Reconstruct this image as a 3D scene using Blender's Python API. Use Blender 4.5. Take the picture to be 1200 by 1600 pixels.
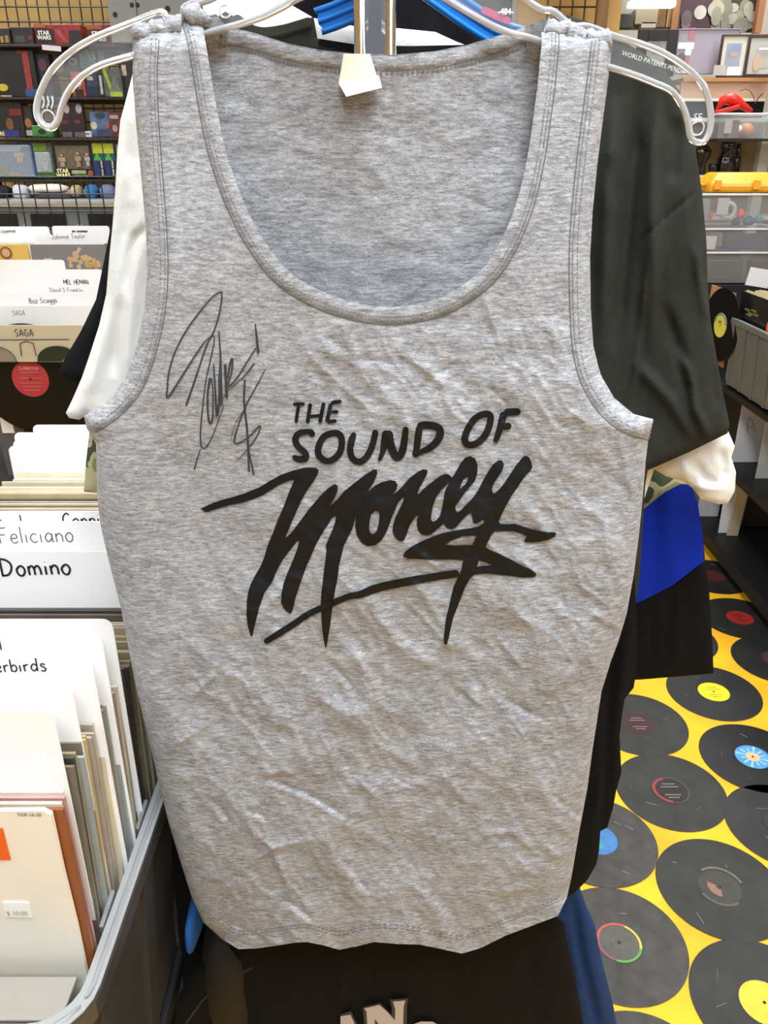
import bpy, bmesh, math, random
import numpy as np
from mathutils import Vector, Matrix, kdtree
from mathutils.geometry import delaunay_2d_cdt
random.seed(7)
for o in list(bpy.data.objects): bpy.data.objects.remove(o)
C = bpy.context.scene
COL = C.collection
# ------------------------------------------------------------------ camera
CAMZ = 1.64; PITCH = math.radians(24); F = 1250.0
cd = bpy.data.cameras.new('camera'); cam = bpy.data.objects.new('camera', cd); COL.objects.link(cam)
cd.sensor_fit = 'VERTICAL'; cd.sensor_height = 36; cd.lens = 36*F/1600; cd.clip_start = .02; cd.clip_end = 60
cam.location = (0, 0, CAMZ); cam.rotation_euler = (math.pi/2-PITCH, 0, 0)
C.camera = cam
# ------------------------------------------------------------------ world, lights, exposure
w = bpy.data.worlds.new('world'); C.world = w; w.use_nodes = True
w.node_tree.nodes['Background'].inputs[0].default_value = (.88, .94, 1, 1)
w.node_tree.nodes['Background'].inputs[1].default_value = .16
C.view_settings.view_transform = 'Standard'; C.view_settings.look = 'None'
C.view_settings.exposure = 0.70; C.view_settings.gamma = 1; C.view_settings.use_curve_mapping = False
CEIL = 3.0
LIGHTS = [(-2.0, .2), (0.1, -.9), (2.2, .2), (-2.0, 2.4), (.3, 2.6), (2.4, 2.4), (.25, .12), (-1.6, 4.3), (1.8, 4.3)]
LPOW = [12, 17, 12, 15, 12, 12, 19, 15, 12]
for (lx, ly), pw in zip(LIGHTS, LPOW):
    ld = bpy.data.lights.new('lamp', 'AREA'); ld.shape = 'RECTANGLE'; ld.size = .5; ld.size_y = 1.15
    ld.energy = pw; ld.color = (.85, .935, 1)
    lo = bpy.data.objects.new('ceiling_lamp_light', ld); COL.objects.link(lo); lo.location = (lx, ly, CEIL-.09)

# ------------------------------------------------------------------ helpers
def W(px, py, S):
    """point that far forward (S metres) seen at a photograph position"""
    u = (px-600)/F; v = (py-800)/F
    dy = math.cos(PITCH)-v*math.sin(PITCH); dz = -math.sin(PITCH)-v*math.cos(PITCH)
    t = S/dy
    return Vector((u*t, S, CAMZ+dz*t))
def Wn(px, py, S):
    u = (px-600)/F; v = (py-800)/F
    dy = math.cos(PITCH)-v*math.sin(PITCH); dz = -math.sin(PITCH)-v*math.cos(PITCH)
    t = S/dy
    return np.stack([u*t, np.broadcast_to(S, np.shape(px))+0*u, CAMZ+dz*t], -1)
def lin(h):
    if isinstance(h, str):
        h = h.lstrip('#'); c = [int(h[i:i+2], 16)/255 for i in (0, 2, 4)]
    else: c = h
    return tuple(x/12.92 if x <= .04045 else ((x+.055)/1.055)**2.4 for x in c)+(1,)
_m = {}
def mat(hexc, rough=.6, metal=0, trans=0, ior=1.45, noise=0, nscale=8, bump=0, bscale=80, emit=0, coat=0, sheen=0, alpha=1, stretch=(1,1,1), spec=.5):
    key = (hexc, rough, metal, trans, ior, noise, nscale, bump, bscale, emit, coat, sheen, alpha, stretch, spec)
    if key in _m: return _m[key]
    m = bpy.data.materials.new('material_'+hexc.strip('#')); m.use_nodes = True
    nt = m.node_tree; b = nt.nodes['Principled BSDF']; L = nt.links.new
    c = lin(hexc)
    b.inputs['Base Color'].default_value = c; b.inputs['Roughness'].default_value = rough
    b.inputs['Metallic'].default_value = metal; b.inputs['IOR'].default_value = ior
    b.inputs['Transmission Weight'].default_value = trans; b.inputs['Coat Weight'].default_value = coat
    b.inputs['Sheen Weight'].default_value = sheen; b.inputs['Alpha'].default_value = alpha
    b.inputs['Specular IOR Level'].default_value = spec
    if emit:
        b.inputs['Emission Color'].default_value = c; b.inputs['Emission Strength'].default_value = emit
    if noise or bump:
        tc = nt.nodes.new('ShaderNodeTexCoord'); mp = nt.nodes.new('ShaderNodeMapping'); mp.inputs['Scale'].default_value = stretch
        L(tc.outputs['Object'], mp.inputs[0])
    if noise:
        n = nt.nodes.new('ShaderNodeTexNoise'); n.inputs['Scale'].default_value = nscale; n.inputs['Detail'].default_value = 5
        L(mp.outputs[0], n.inputs['Vector'])
        r = nt.nodes.new('ShaderNodeValToRGB')
        r.color_ramp.elements[0].position = .3; r.color_ramp.elements[1].position = .7
        r.color_ramp.elements[0].color = tuple(max(0, x*(1-noise)) for x in c[:3])+(1,)
        r.color_ramp.elements[1].color = tuple(min(1, x*(1+noise)) for x in c[:3])+(1,)
        L(n.outputs[0], r.inputs[0]); L(r.outputs[0], b.inputs['Base Color'])
    if bump:
        n2 = nt.nodes.new('ShaderNodeTexNoise'); n2.inputs['Scale'].default_value = bscale; n2.inputs['Detail'].default_value = 4
        L(mp.outputs[0], n2.inputs['Vector'])
        bp = nt.nodes.new('ShaderNodeBump'); bp.inputs['Strength'].default_value = bump; bp.inputs['Distance'].default_value = .004
        L(n2.outputs[0], bp.inputs['Height']); L(bp.outputs[0], b.inputs['Normal'])
    _m[key] = m
    return m
def clearmat(tint='#ffffff', rough=.08, a=.25):
    """thin clear plastic: mostly see-through with a glossy skin"""
    k = ('clear', tint, rough, a)
    if k in _m: return _m[k]
    m = bpy.data.materials.new('thin_clear_plastic'); m.use_nodes = True; nt = m.node_tree
    for n in list(nt.nodes): nt.nodes.remove(n)
    o = nt.nodes.new('ShaderNodeOutputMaterial'); tr = nt.nodes.new('ShaderNodeBsdfTransparent'); pr = nt.nodes.new('ShaderNodeBsdfPrincipled')
    tr.inputs[0].default_value = (.97, .98, .98, 1)
    pr.inputs['Base Color'].default_value = lin(tint); pr.inputs['Roughness'].default_value = rough
    mx = nt.nodes.new('ShaderNodeMixShader'); mx.inputs[0].default_value = a
    nt.links.new(tr.outputs[0], mx.inputs[1]); nt.links.new(pr.outputs[0], mx.inputs[2]); nt.links.new(mx.outputs[0], o.inputs[0])
    _m[k] = m
    return m

ORD = 'first second third fourth fifth sixth seventh eighth ninth tenth eleventh twelfth thirteenth fourteenth fifteenth sixteenth seventeenth eighteenth nineteenth'.split()
TENS = ['', '', 'twent', 'thirt', 'fort']
def ordinal(i):
    if i < 20: return ORD[i-1]
    return TENS[i//10]+'ieth' if i % 10 == 0 else TENS[i//10]+'y-'+ORD[i % 10-1]
class MB:
    """collects shapes, world coordinates"""
    def __init__(s): s.v = []; s.f = []
    def add(s, vs, fs):
        n = len(s.v); s.v += [tuple(p) for p in vs]; s.f += [tuple(i+n for i in f) for f in fs]; return s
    def box(s, c, d, R=None):
        hx, hy, hz = d[0]/2, d[1]/2, d[2]/2; c = Vector(c)
        p = [Vector((x, y, z)) for x in (-hx, hx) for y in (-hy, hy) for z in (-hz, hz)]
        if R: p = [R @ q for q in p]
        return s.add([q+c for q in p], [(0,1,3,2),(4,6,7,5),(0,4,5,1),(2,3,7,6),(0,2,6,4),(1,5,7,3)])
    def bar(s, a, b, r, n=6, r2=None):
        a = Vector(a); b = Vector(b); d = (b-a).normalized(); u = d.orthogonal().normalized(); w_ = d.cross(u); r2 = r if r2 is None else r2
        vs = [a+(u*math.cos(t)+w_*math.sin(t))*r for t in [2*math.pi*i/n for i in range(n)]]+[b+(u*math.cos(t)+w_*math.sin(t))*r2 for t in [2*math.pi*i/n for i in range(n)]]
        return s.add(vs, [(i, (i+1) % n, n+(i+1) % n, n+i) for i in range(n)]+[tuple(range(n))[::-1], tuple(range(n, 2*n))])
    def tube(s, pts, r, n=8, closed=False, rs=None, flat=1, axis=None):
        pts = [Vector(p) for p in pts]; N = len(pts); rings = []
        base = len(s.v)
        for i, p in enumerate(pts):
            if closed: t = pts[(i+1) % N]-pts[i-1]
            else: t = pts[min(i+1, N-1)]-pts[max(i-1, 0)]
            t.normalize(); ax = Vector(axis) if axis else Vector((0, 1, 0))
            if abs(t.dot(ax)) > .95: ax = Vector((1, 0, 0))
            u = (ax-t*ax.dot(t)).normalized(); w_ = t.cross(u); rr = rs[i] if rs else r
            for k in range(n):
                a = 2*math.pi*k/n
                s.v.append(tuple(p+u*math.cos(a)*rr*flat+w_*math.sin(a)*rr))
        for i in range(N if closed else N-1):
            j = (i+1) % N
            for k in range(n):
                s.f.append((base+i*n+k, base+i*n+(k+1) % n, base+j*n+(k+1) % n, base+j*n+k))
        if not closed:
            s.f.append(tuple(base+k for k in range(n))); s.f.append(tuple(base+(N-1)*n+k for k in range(n))[::-1])
        return s
    def prism(s, poly, d):
        """extrude a planar world polygon along vector d"""
        n = len(poly); d = Vector(d); a = [Vector(p) for p in poly]
        return s.add(a+[p+d for p in a], [tuple(range(n)), tuple(range(n, 2*n))[::-1]]+[(i, n+i, n+(i+1) % n, (i+1) % n) for i in range(n)])
    def lathe(s, c, prof, n=24, R=None):
        base = len(s.v); c = Vector(c)
        for r, z in prof:
            for k in range(n):
                a = 2*math.pi*k/n; q = Vector((r*math.cos(a), r*math.sin(a), z))
                if R: q = R @ q
                s.v.append(tuple(c+q))
        for i in range(len(prof)-1):
            for k in range(n):
                s.f.append((base+i*n+k, base+i*n+(k+1) % n, base+(i+1)*n+(k+1) % n, base+(i+1)*n+k))
        s.f.append(tuple(base+k for k in range(n))[::-1]); s.f.append(tuple(base+(len(prof)-1)*n+k for k in range(n)))
        return s
    def bounds(s):
        a = np.array(s.v); return a.min(0), a.max(0)

BASE = {}
def link(name, mb, m, parent=None, smooth=False, bevel=0, base=None, recalc=True):
    if parent is not None: base = BASE[parent.name]
    elif base is None:
        lo, hi = mb.bounds(); base = Vector(((lo[0]+hi[0])/2, (lo[1]+hi[1])/2, lo[2]))
    b = Vector(base)
    me = bpy.data.meshes.new(name)
    v = np.array(mb.v)-np.array(b)
    me.from_pydata(v.tolist(), [], mb.f)
    if recalc:
        bm = bmesh.new(); bm.from_mesh(me); bmesh.ops.recalc_face_normals(bm, faces=bm.faces); bm.to_mesh(me); bm.free()
    if m: me.materials.append(m)
    if smooth:
        me.polygons.foreach_set('use_smooth', [True]*len(me.polygons))
    o = bpy.data.objects.new(name, me); COL.objects.link(o)
    BASE[o.name] = b
    if parent is not None: o.parent = parent
    else: o.location = b
    if bevel:
        bv = o.modifiers.new('bevel', 'BEVEL'); bv.width = bevel; bv.segments = 2; bv.limit_method = 'ANGLE'
    return o
def tag(o, label=None, cat=None, group=None, kind=None):
    if label: o['label'] = label
    if cat: o['category'] = cat
    if group: o['group'] = group
    if kind: o['kind'] = kind
    return o
def thing(name, label, cat, loc, group=None):
    o = bpy.data.objects.new(name, None); COL.objects.link(o); o.location = loc; o.empty_display_size = .02
    BASE[o.name] = Vector(loc)
    return tag(o, label, cat, group)
def struct(name, mb, m, **k): return tag(link(name, mb, m, **k), kind='structure')
def copy_tree(o, loc):
    c = o.copy(); COL.objects.link(c); c.location = loc
    for ch in o.children:
        d = ch.copy(); COL.objects.link(d); d.parent = c
        for g in ch.children:
            e = g.copy(); COL.objects.link(e); e.parent = d
    return c

# 2-D tools in photograph units ---------------------------------------------------
def smooth_line(pts, closed=False, n=6):
    P = np.array(pts, float)
    if closed: Q = np.vstack([P[-1], P, P[0], P[1]])
    else: Q = np.vstack([2*P[0]-P[1], P, 2*P[-1]-P[-2]])
    out = []
    for i in range(1, len(Q)-2):
        for k in range(n):
            t = k/n; a, b, c, d = Q[i-1], Q[i], Q[i+1], Q[i+2]
            out.append(.5*((2*b)+(-a+c)*t+(2*a-5*b+4*c-d)*t*t+(-a+3*b-3*c+d)*t**3))
    if not closed: out.append(P[-1])
    return np.array(out)
def resample(pts, step, closed=True):
    P = np.array(pts, float)
    if closed: P = np.vstack([P, P[:1]])
    out = []
    for a, b in zip(P[:-1], P[1:]):
        L = np.hypot(*(b-a)); n = max(1, int(round(L/step)))
        for k in range(n): out.append(a+(b-a)*k/n)
    if not closed: out.append(P[-1])
    return np.array(out)
def inside(x, y, poly):
    P = np.asarray(poly); r = np.zeros(np.shape(x), bool); j = len(P)-1
    for i in range(len(P)):
        xi, yi = P[i]; xj, yj = P[j]
        if yi != yj:
            c = ((yi > y) != (yj > y)) & (x < (xj-xi)*(y-yi)/(yj-yi)+xi); r ^= c
        j = i
    return r
def seg_dist(x, y, pl):
    """distance to a polyline and the signed side"""
    P = np.asarray(pl, float); best = np.full(np.shape(x), 1e9); sg = np.zeros(np.shape(x)); par = np.zeros(np.shape(x))
    for i in range(len(P)-1):
        a, b = P[i], P[i+1]; d = b-a; L2 = (d**2).sum()+1e-9
        t = np.clip(((x-a[0])*d[0]+(y-a[1])*d[1])/L2, 0, 1)
        dx = x-a[0]-t*d[0]; dy = y-a[1]-t*d[1]; q = np.hypot(dx, dy); mk = q < best
        best = np.where(mk, q, best); sg = np.where(mk, np.sign(d[0]*dy-d[1]*dx), sg); par = np.where(mk, (i+t)/(len(P)-1), par)
    return best, sg, par
def fill(poly, step, holes=(), bstep=None):
    """triangulate a 2-D polygon with interior points"""
    bs = bstep or step
    B = resample(poly, bs); HB = [resample(h, bs) for h in holes]
    x0, y0 = B.min(0); x1, y1 = B.max(0)
    gx, gy = np.meshgrid(np.arange(x0+step*.5, x1, step), np.arange(y0+step*.5, y1, step*.87))
    gx = gx+(np.arange(gx.shape[0]) % 2)[:, None]*step*.5
    gx = gx.ravel(); gy = gy.ravel(); k = inside(gx, gy, B)
    for h in HB: k &= ~inside(gx, gy, h)
    gx = gx[k]; gy = gy[k]
    allb = np.vstack([B]+HB); kd = kdtree.KDTree(len(allb))
    for i, p in enumerate(allb): kd.insert((p[0], p[1], 0), i)
    kd.balance()
    keep = [kd.find((a, b, 0))[2] > bs*.55 for a, b in zip(gx, gy)]
    G = np.stack([gx, gy], 1)[np.array(keep, bool)] if len(gx) else np.zeros((0, 2))
    pts = np.vstack([allb, G])
    fs = [list(range(len(B)))]; e = []; n = len(B)
    for h in HB:
        e += [(n+i, n+(i+1) % len(h)) for i in range(len(h))]; n += len(h)
    r = delaunay_2d_cdt([Vector(p) for p in pts], e, fs, 1, 1e-6)
    V = np.array([tuple(p) for p in r[0]]); T = [tuple(t) for t in r[2]]
    if HB:
        A = np.array(T); c = V[A].mean(1); k = np.ones(len(A), bool)
        for h in HB: k &= ~inside(c[:, 0], c[:, 1], h)
        T = [t for t, q in zip(T, k) if q]
    return V, T
def ribbon(pts, w, ds=2.0, na=3, sm=True, closed=False):
    """flat brush stroke with round ends -> 2-D vertices, faces"""
    P = smooth_line(pts, closed) if sm and len(pts) > 2 else np.array(pts, float)
    if closed: P = np.vstack([P, P[:1]])
    wi = np.interp(np.linspace(0, 1, len(P)), np.linspace(0, 1, len(w)), w) if hasattr(w, '__len__') else np.full(len(P), float(w))
    seg = np.r_[0, np.cumsum(np.hypot(*np.diff(P, axis=0).T))]; L = seg[-1]
    if not closed:
        r0, r1 = wi[0]/2, wi[-1]/2
        s = np.unique(np.r_[r0*(1-np.cos(np.linspace(0, math.pi/2, 5))), np.linspace(r0, max(L-r1, r0), max(2, int(L/ds))), L-r1*(1-np.cos(np.linspace(0, math.pi/2, 5)))])
        s = np.unique(np.round(s, 3)); s = s[(s >= 0) & (s <= L)]
    else: s = np.linspace(0, L, max(8, int(L/ds)))
    x = np.interp(s, seg, P[:, 0]); y = np.interp(s, seg, P[:, 1]); h = np.interp(s, seg, wi)/2
    if not closed:
        h = h*np.sqrt(np.clip(1-np.clip(1-s/max(r0, 1e-6), 0, 1)**2, .02, 1))*np.sqrt(np.clip(1-np.clip(1-(L-s)/max(r1, 1e-6), 0, 1)**2, .02, 1))
    tx = np.gradient(x, s); ty = np.gradient(y, s); l = np.hypot(tx, ty)+1e-9; nx = -ty/l; ny = tx/l
    if closed:
        nx[0] = nx[-1] = (nx[0]+nx[-1])/2; ny[0] = ny[-1] = (ny[0]+ny[-1])/2
    V = []; Fc = []
    for i in range(len(s)):
        for k in range(na):
            o = (k/(na-1)*2-1)*h[i]; V.append((x[i]+nx[i]*o, y[i]+ny[i]*o))
    for i in range(len(s)-1):
        for k in range(na-1):
            a = i*na+k; Fc.append((a, a+1, a+na+1, a+na))
    return np.array(V), Fc

# noise ------------------------------------------------------------------------
_rng = np.random.RandomState(5); _T = _rng.rand(256, 256)
def vnoise(x, y):
    xi = np.floor(x).astype(int); yi = np.floor(y).astype(int); u = x-xi; v = y-yi
    u = u*u*u*(u*(u*6-15)+10); v = v*v*v*(v*(v*6-15)+10)
    g = lambda a, b: _T[a % 256, b % 256]
    return (g(xi, yi)*(1-u)+g(xi+1, yi)*u)*(1-v)+(g(xi, yi+1)*(1-u)+g(xi+1, yi+1)*u)*v
def fbm(x, y, o=3):
    s = 0; a = .5; t = 0
    for i in range(o):
        s = s+a*vnoise(x*2**i+13.7*i, y*2**i+7.1*i); t += a; a *= .5
    return s/t
def ridged(x, y):
    n = fbm(x, y, 2); return 1-np.abs(2*n-1)*2.2
def sstep(a, b, x):
    t = np.clip((x-a)/(b-a), 0, 1); return t*t*(3-2*t)

# handwriting ------------------------------------------------------------------
def arc(cx, cy, rx, ry, a0, a1, n=9):
    return [(cx+rx*math.cos(math.radians(a0+(a1-a0)*i/n)), cy+ry*math.sin(math.radians(a0+(a1-a0)*i/n))) for i in range(n+1)]
HW = {
 'F': (.62, [[(.05,1),(.05,0)], [(.0,.98),(.5,1.02)], [(.05,.55),(.4,.57)]]),
 'D': (.8, [[(.1,1),(.1,0)], [(-.05,.96),(.3,.98),(.6,.75),(.62,.4),(.4,.08),(.05,.02)]]),
 'S': (.62, [[(.48,.88),(.3,1),(.08,.85),(.12,.6),(.38,.45),(.45,.2),(.25,0),(0,.1)]]),
 'A': (.66, [[(0,0),(.27,1),(.54,0)], [(.1,.35),(.45,.35)]]),
 'G': (.7, [[(.5,.85),(.3,1),(.05,.7),(.05,.3),(.28,0),(.52,.2),(.52,.45),(.3,.45)]]),
 'B': (.65, [[(.05,1),(.05,0)], [(.05,1),(.4,.9),(.35,.6),(.05,.52)], [(.05,.52),(.5,.4),(.42,.05),(.05,0)]]),
 'J': (.6, [[(.0,1),(.5,1)], [(.3,1),(.3,.2),(.15,0),(0,.2)]]),
 'T': (.6, [[(0,1),(.55,1)], [(.28,1),(.26,0)]]),
 'H': (.62, [[(0,1),(0,0)], [(.5,1),(.5,0)], [(0,.5),(.5,.5)]]),
 'M': (.8, [[(0,0),(.05,1),(.35,.3),(.65,1),(.7,0)]]),
 'N': (.65, [[(0,0),(0,1),(.5,0),(.5,1)]]),
 'I': (.2, [[(.05,1),(.05,0)]]),
 'L': (.55, [[(0,1),(0,0),(.4,0)]]),
 'E': (.55, [[(.45,1),(0,1),(0,0),(.45,0)], [(0,.5),(.35,.5)]]),
 'a': (.56, [[(.42,.5),(.2,.58),(.02,.3),(.15,.02),(.4,.25),(.42,.55)], [(.42,.5),(.42,.1),(.5,0)]]),
 'b': (.5, [[(.03,1),(.03,0)], [(.03,.4),(.25,.55),(.4,.3),(.25,.02),(.03,.1)]]),
 'c': (.5, [[(.38,.5),(.2,.58),(.0,.3),(.18,.0),(.4,.1)]]),
 'd': (.58, [[(.42,.45),(.2,.58),(.02,.3),(.18,.02),(.42,.25)], [(.44,1.05),(.42,0)]]),
 'e': (.52, [[(.03,.3),(.38,.35),(.3,.58),(.08,.5),(.02,.2),(.2,0),(.42,.12)]]),
 'g': (.52, [[(.4,.5),(.2,.58),(.02,.3),(.18,.05),(.4,.25)], [(.4,.55),(.4,-.2),(.2,-.38),(0,-.25)]]),
 'h': (.52, [[(.03,1),(.03,0)], [(.03,.35),(.25,.55),(.4,.35),(.4,0)]]),
 'i': (.24, [[(.06,.52),(.06,0)], [(.06,.78),(.07,.74)]]),
 'l': (.22, [[(.06,1.05),(.06,0)]]),
 'm': (.8, [[(.03,.55),(.05,0)], [(.05,.4),(.2,.55),(.32,.4),(.33,0)], [(.33,.4),(.5,.55),(.62,.4),(.66,0)]]),
 'n': (.52, [[(.03,.55),(.05,0)], [(.05,.38),(.22,.55),(.38,.4),(.4,0)]]),
 'o': (.55, [[(.22,.58),(.02,.35),(.1,.05),(.3,.0),(.44,.28),(.35,.52),(.2,.58)]]),
 'r': (.42, [[(.03,.55),(.06,0)], [(.06,.38),(.2,.54),(.34,.5)]]),
 's': (.45, [[(.36,.5),(.15,.58),(.05,.42),(.34,.2),(.25,0),(.0,.05)]]),
 't': (.42, [[(.2,.9),(.18,.05),(.32,0)], [(.0,.6),(.38,.62)]]),
 'y': (.5, [[(.03,.55),(.2,.1)], [(.42,.55),(.1,-.35)]]),
 'z': (.48, [[(.02,.55),(.4,.55),(.02,.0),(.42,.02)]]), ' ': (.4, []), 'C': (.62, [[(.5,.85),(.3,1),(.05,.7),(.05,.3),(.28,0),(.5,.12)]]), 'k': (.5, [[(.03,1),(.03,0)], [(.35,.55),(.05,.3),(.38,0)]]),
 'f': (.4, [[(.38,.95),(.2,1),(.14,.7),(.14,0)], [(.0,.55),(.34,.57)]]), 'v': (.5, [[(.02,.55),(.2,0),(.4,.55)]]), 'u': (.5, [[(.03,.55),(.05,.1),(.3,.05),(.4,.55),(.42,0)]]),
}
def handwriting(mb, text, o, right, up, size, lw, off=.0006):
    """pen strokes lying on a plane: o = left end of the baseline"""
    right = Vector(right).normalized(); up = Vector(up).normalized(); nrm = right.cross(up).normalized(); o = Vector(o)+nrm*off
    x = 0
    for ch in text:
        wd, st = HW[ch]
        for s_ in st:
            V, Fc = ribbon([((x+a)*size*1000, b*size*1000) for a, b in s_], lw*1000, ds=size*60, na=2, sm=len(s_) > 2)
            mb.add([o+right*(p[0]/1000)+up*(p[1]/1000) for p in V], Fc)
        x += wd+.06
    return x*size
_tc = {}
def font_mesh(text, offset=0.0, space=1.0):
    k = (text, offset)
    if k not in _tc:
        c = bpy.data.curves.new('t', 'FONT'); c.body = text; c.align_x = 'CENTER'; c.align_y = 'CENTER'; c.offset = offset; c.space_line = .82; c.resolution_u = 3
        o = bpy.data.objects.new('t', c); COL.objects.link(o); bpy.context.view_layer.update()
        me = bpy.data.meshes.new_from_object(o.evaluated_get(bpy.context.evaluated_depsgraph_get()))
        v = [tuple(p.co) for p in me.vertices]; f = [tuple(p.vertices) for p in me.polygons]
        bpy.data.objects.remove(o); bpy.data.curves.remove(c); bpy.data.meshes.remove(me)
        a = np.array(v); a[:, :2] -= (a[:, :2].min(0)+a[:, :2].max(0))/2; ext = a[:, :2].max(0)-a[:, :2].min(0)
        _tc[k] = (a, f, ext)
    return _tc[k]
def lettering(mb, text, c, right, up, w=None, h=None, offset=.02, off=.0008):
    a, f, ext = font_mesh(text, offset)
    sx = w/ext[0] if w else h/ext[1]; sy = h/ext[1] if h else sx
    right = Vector(right).normalized(); up = Vector(up).normalized(); n = right.cross(up).normalized(); c = Vector(c)+n*off
    mb.add([c+right*(p[0]*sx)+up*(p[1]*sy) for p in a], f)
XR = Vector((1, 0, 0)); ZU = Vector((0, 0, 1))

# ================================================================== THE ROOM
MY = mat('#f5b41a', .55, noise=.18, nscale=6, bump=.15, bscale=30)
struct('floor', MB().box((0, 2.0, -.02), (7.4, 7.6, .04)), MY)
struct('wall_back', MB().box((0, 5.35, 1.5), (7.4, .1, 3.0)), mat('#b3ada0', .8, noise=.06, nscale=2))
struct('wall_left', MB().box((-3.65, 2.0, 1.5), (.1, 7.6, 3.0)), mat('#cfcabc', .8))
struct('wall_right', MB().box((3.65, 2.0, 1.5), (.1, 7.6, 3.0)), mat('#b8b2a8', .8))
struct('ceiling', MB().box((0, 2.0, CEIL+.05), (7.4, 7.6, .1)), mat('#d8d8d4', .9, noise=.05, nscale=20))
struct('baseboard_back', MB().box((0, 5.28, .06), (7.2, .03, .12)), mat('#5a4a38', .6))
t0 = None
for i, (lx, ly) in enumerate(LIGHTS):
    if t0 is None:
        t0 = thing('ceiling_light', 'white ceiling light panel over the left aisle entrance', 'ceiling light', (lx, ly, CEIL-.08), 'ceiling lights')
        b = MB(); z = CEIL-.04
        for sx in (-1, 1): b.box((lx+sx*.285, ly, z), (.03, 1.26, .08))
        for sy in (-1, 1): b.box((lx, ly+sy*.615, z), (.54, .03, .08))
        link('frame', b, mat('#e8e8e8', .4), t0)
        link('diffuser', MB().box((lx, ly, CEIL-.03), (.54, 1.2, .01)), mat('#ffffff', .5, emit=5), t0)
    else: tag(copy_tree(t0, (lx, ly, CEIL-.08)), 'white ceiling light panel '+['', 'behind the camera', 'over the right aisle entrance', 'above the left record crates', 'above the middle of the floor records', 'above the right record crates', 'nearest overhead of the tank top', 'in front of the toy shelves', 'in front of the framed pictures'][i])

# ---- vinyl records set in the yellow floor
def ground(px, py):
    v = (py-800)/F; u = (px-600)/F; dy = math.cos(PITCH)-v*math.sin(PITCH); dz = -math.sin(PITCH)-v*math.cos(PITCH); t = -CAMZ/dz
    return (u*t, dy*t)
VM = [mat('#222222', .42, noise=.35, nscale=9, bump=.12, bscale=160), mat('#292928', .5, noise=.4, nscale=14, bump=.15, bscale=120), mat('#403f3c', .6, noise=.35, nscale=22, bump=.25, bscale=90), mat('#191919', .35, noise=.3, nscale=7)]
disc = [  # px of label centre, vinyl shade, label style, words
 (1115,1082,0,'yellow','floor record with a bright yellow label and scuffed rim'), (1156,966,0,'red','floor record with a plain dark red label'),
 (1115,901,0,'plum','floor record with a faded plum label beside the lower shelf'), (1176,1184,3,'blue','floor record with a sky blue label and orange centre'),
 (997,1131,1,'maroon','floor record with a maroon label printed in silver'), (1048,1236,1,'darkred','floor record with a black label ringed in faded red'),
 (1125,1387,1,'worn','floor record whose label is worn to a pale oval'), (934,1313,2,'bluegreen','grey scuffed floor record with a blue and green label'),
 (967,1474,2,'rainbow','grey scuffed floor record with a rainbow ringed label'), (1194,1568,1,'gold','floor record with a pale gold label and white scratches'),
 (1213,1031,0,'purple','floor record with a dark purple label at the right edge'), (1225,1290,0,'plain','floor record without a visible label right of the worn one'),
 (1010,1700,2,'plain2','grey dusty floor record nearest the camera'), (905,1040,0,'plain3','floor record half hidden by the black and blue garment')]
LC = dict(yellow='#e8d820', red='#8c1f1a', plum='#4a1d22', blue='#4b92c4', maroon='#3c2326', darkred='#262323', worn='#3f3d38', bluegreen='#3f78b4', rainbow='#55544f', gold='#d8c23c', purple='#38243a', plain='#332c2a', plain2='#5a4030', plain3='#3d3330')
placed = []
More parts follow.
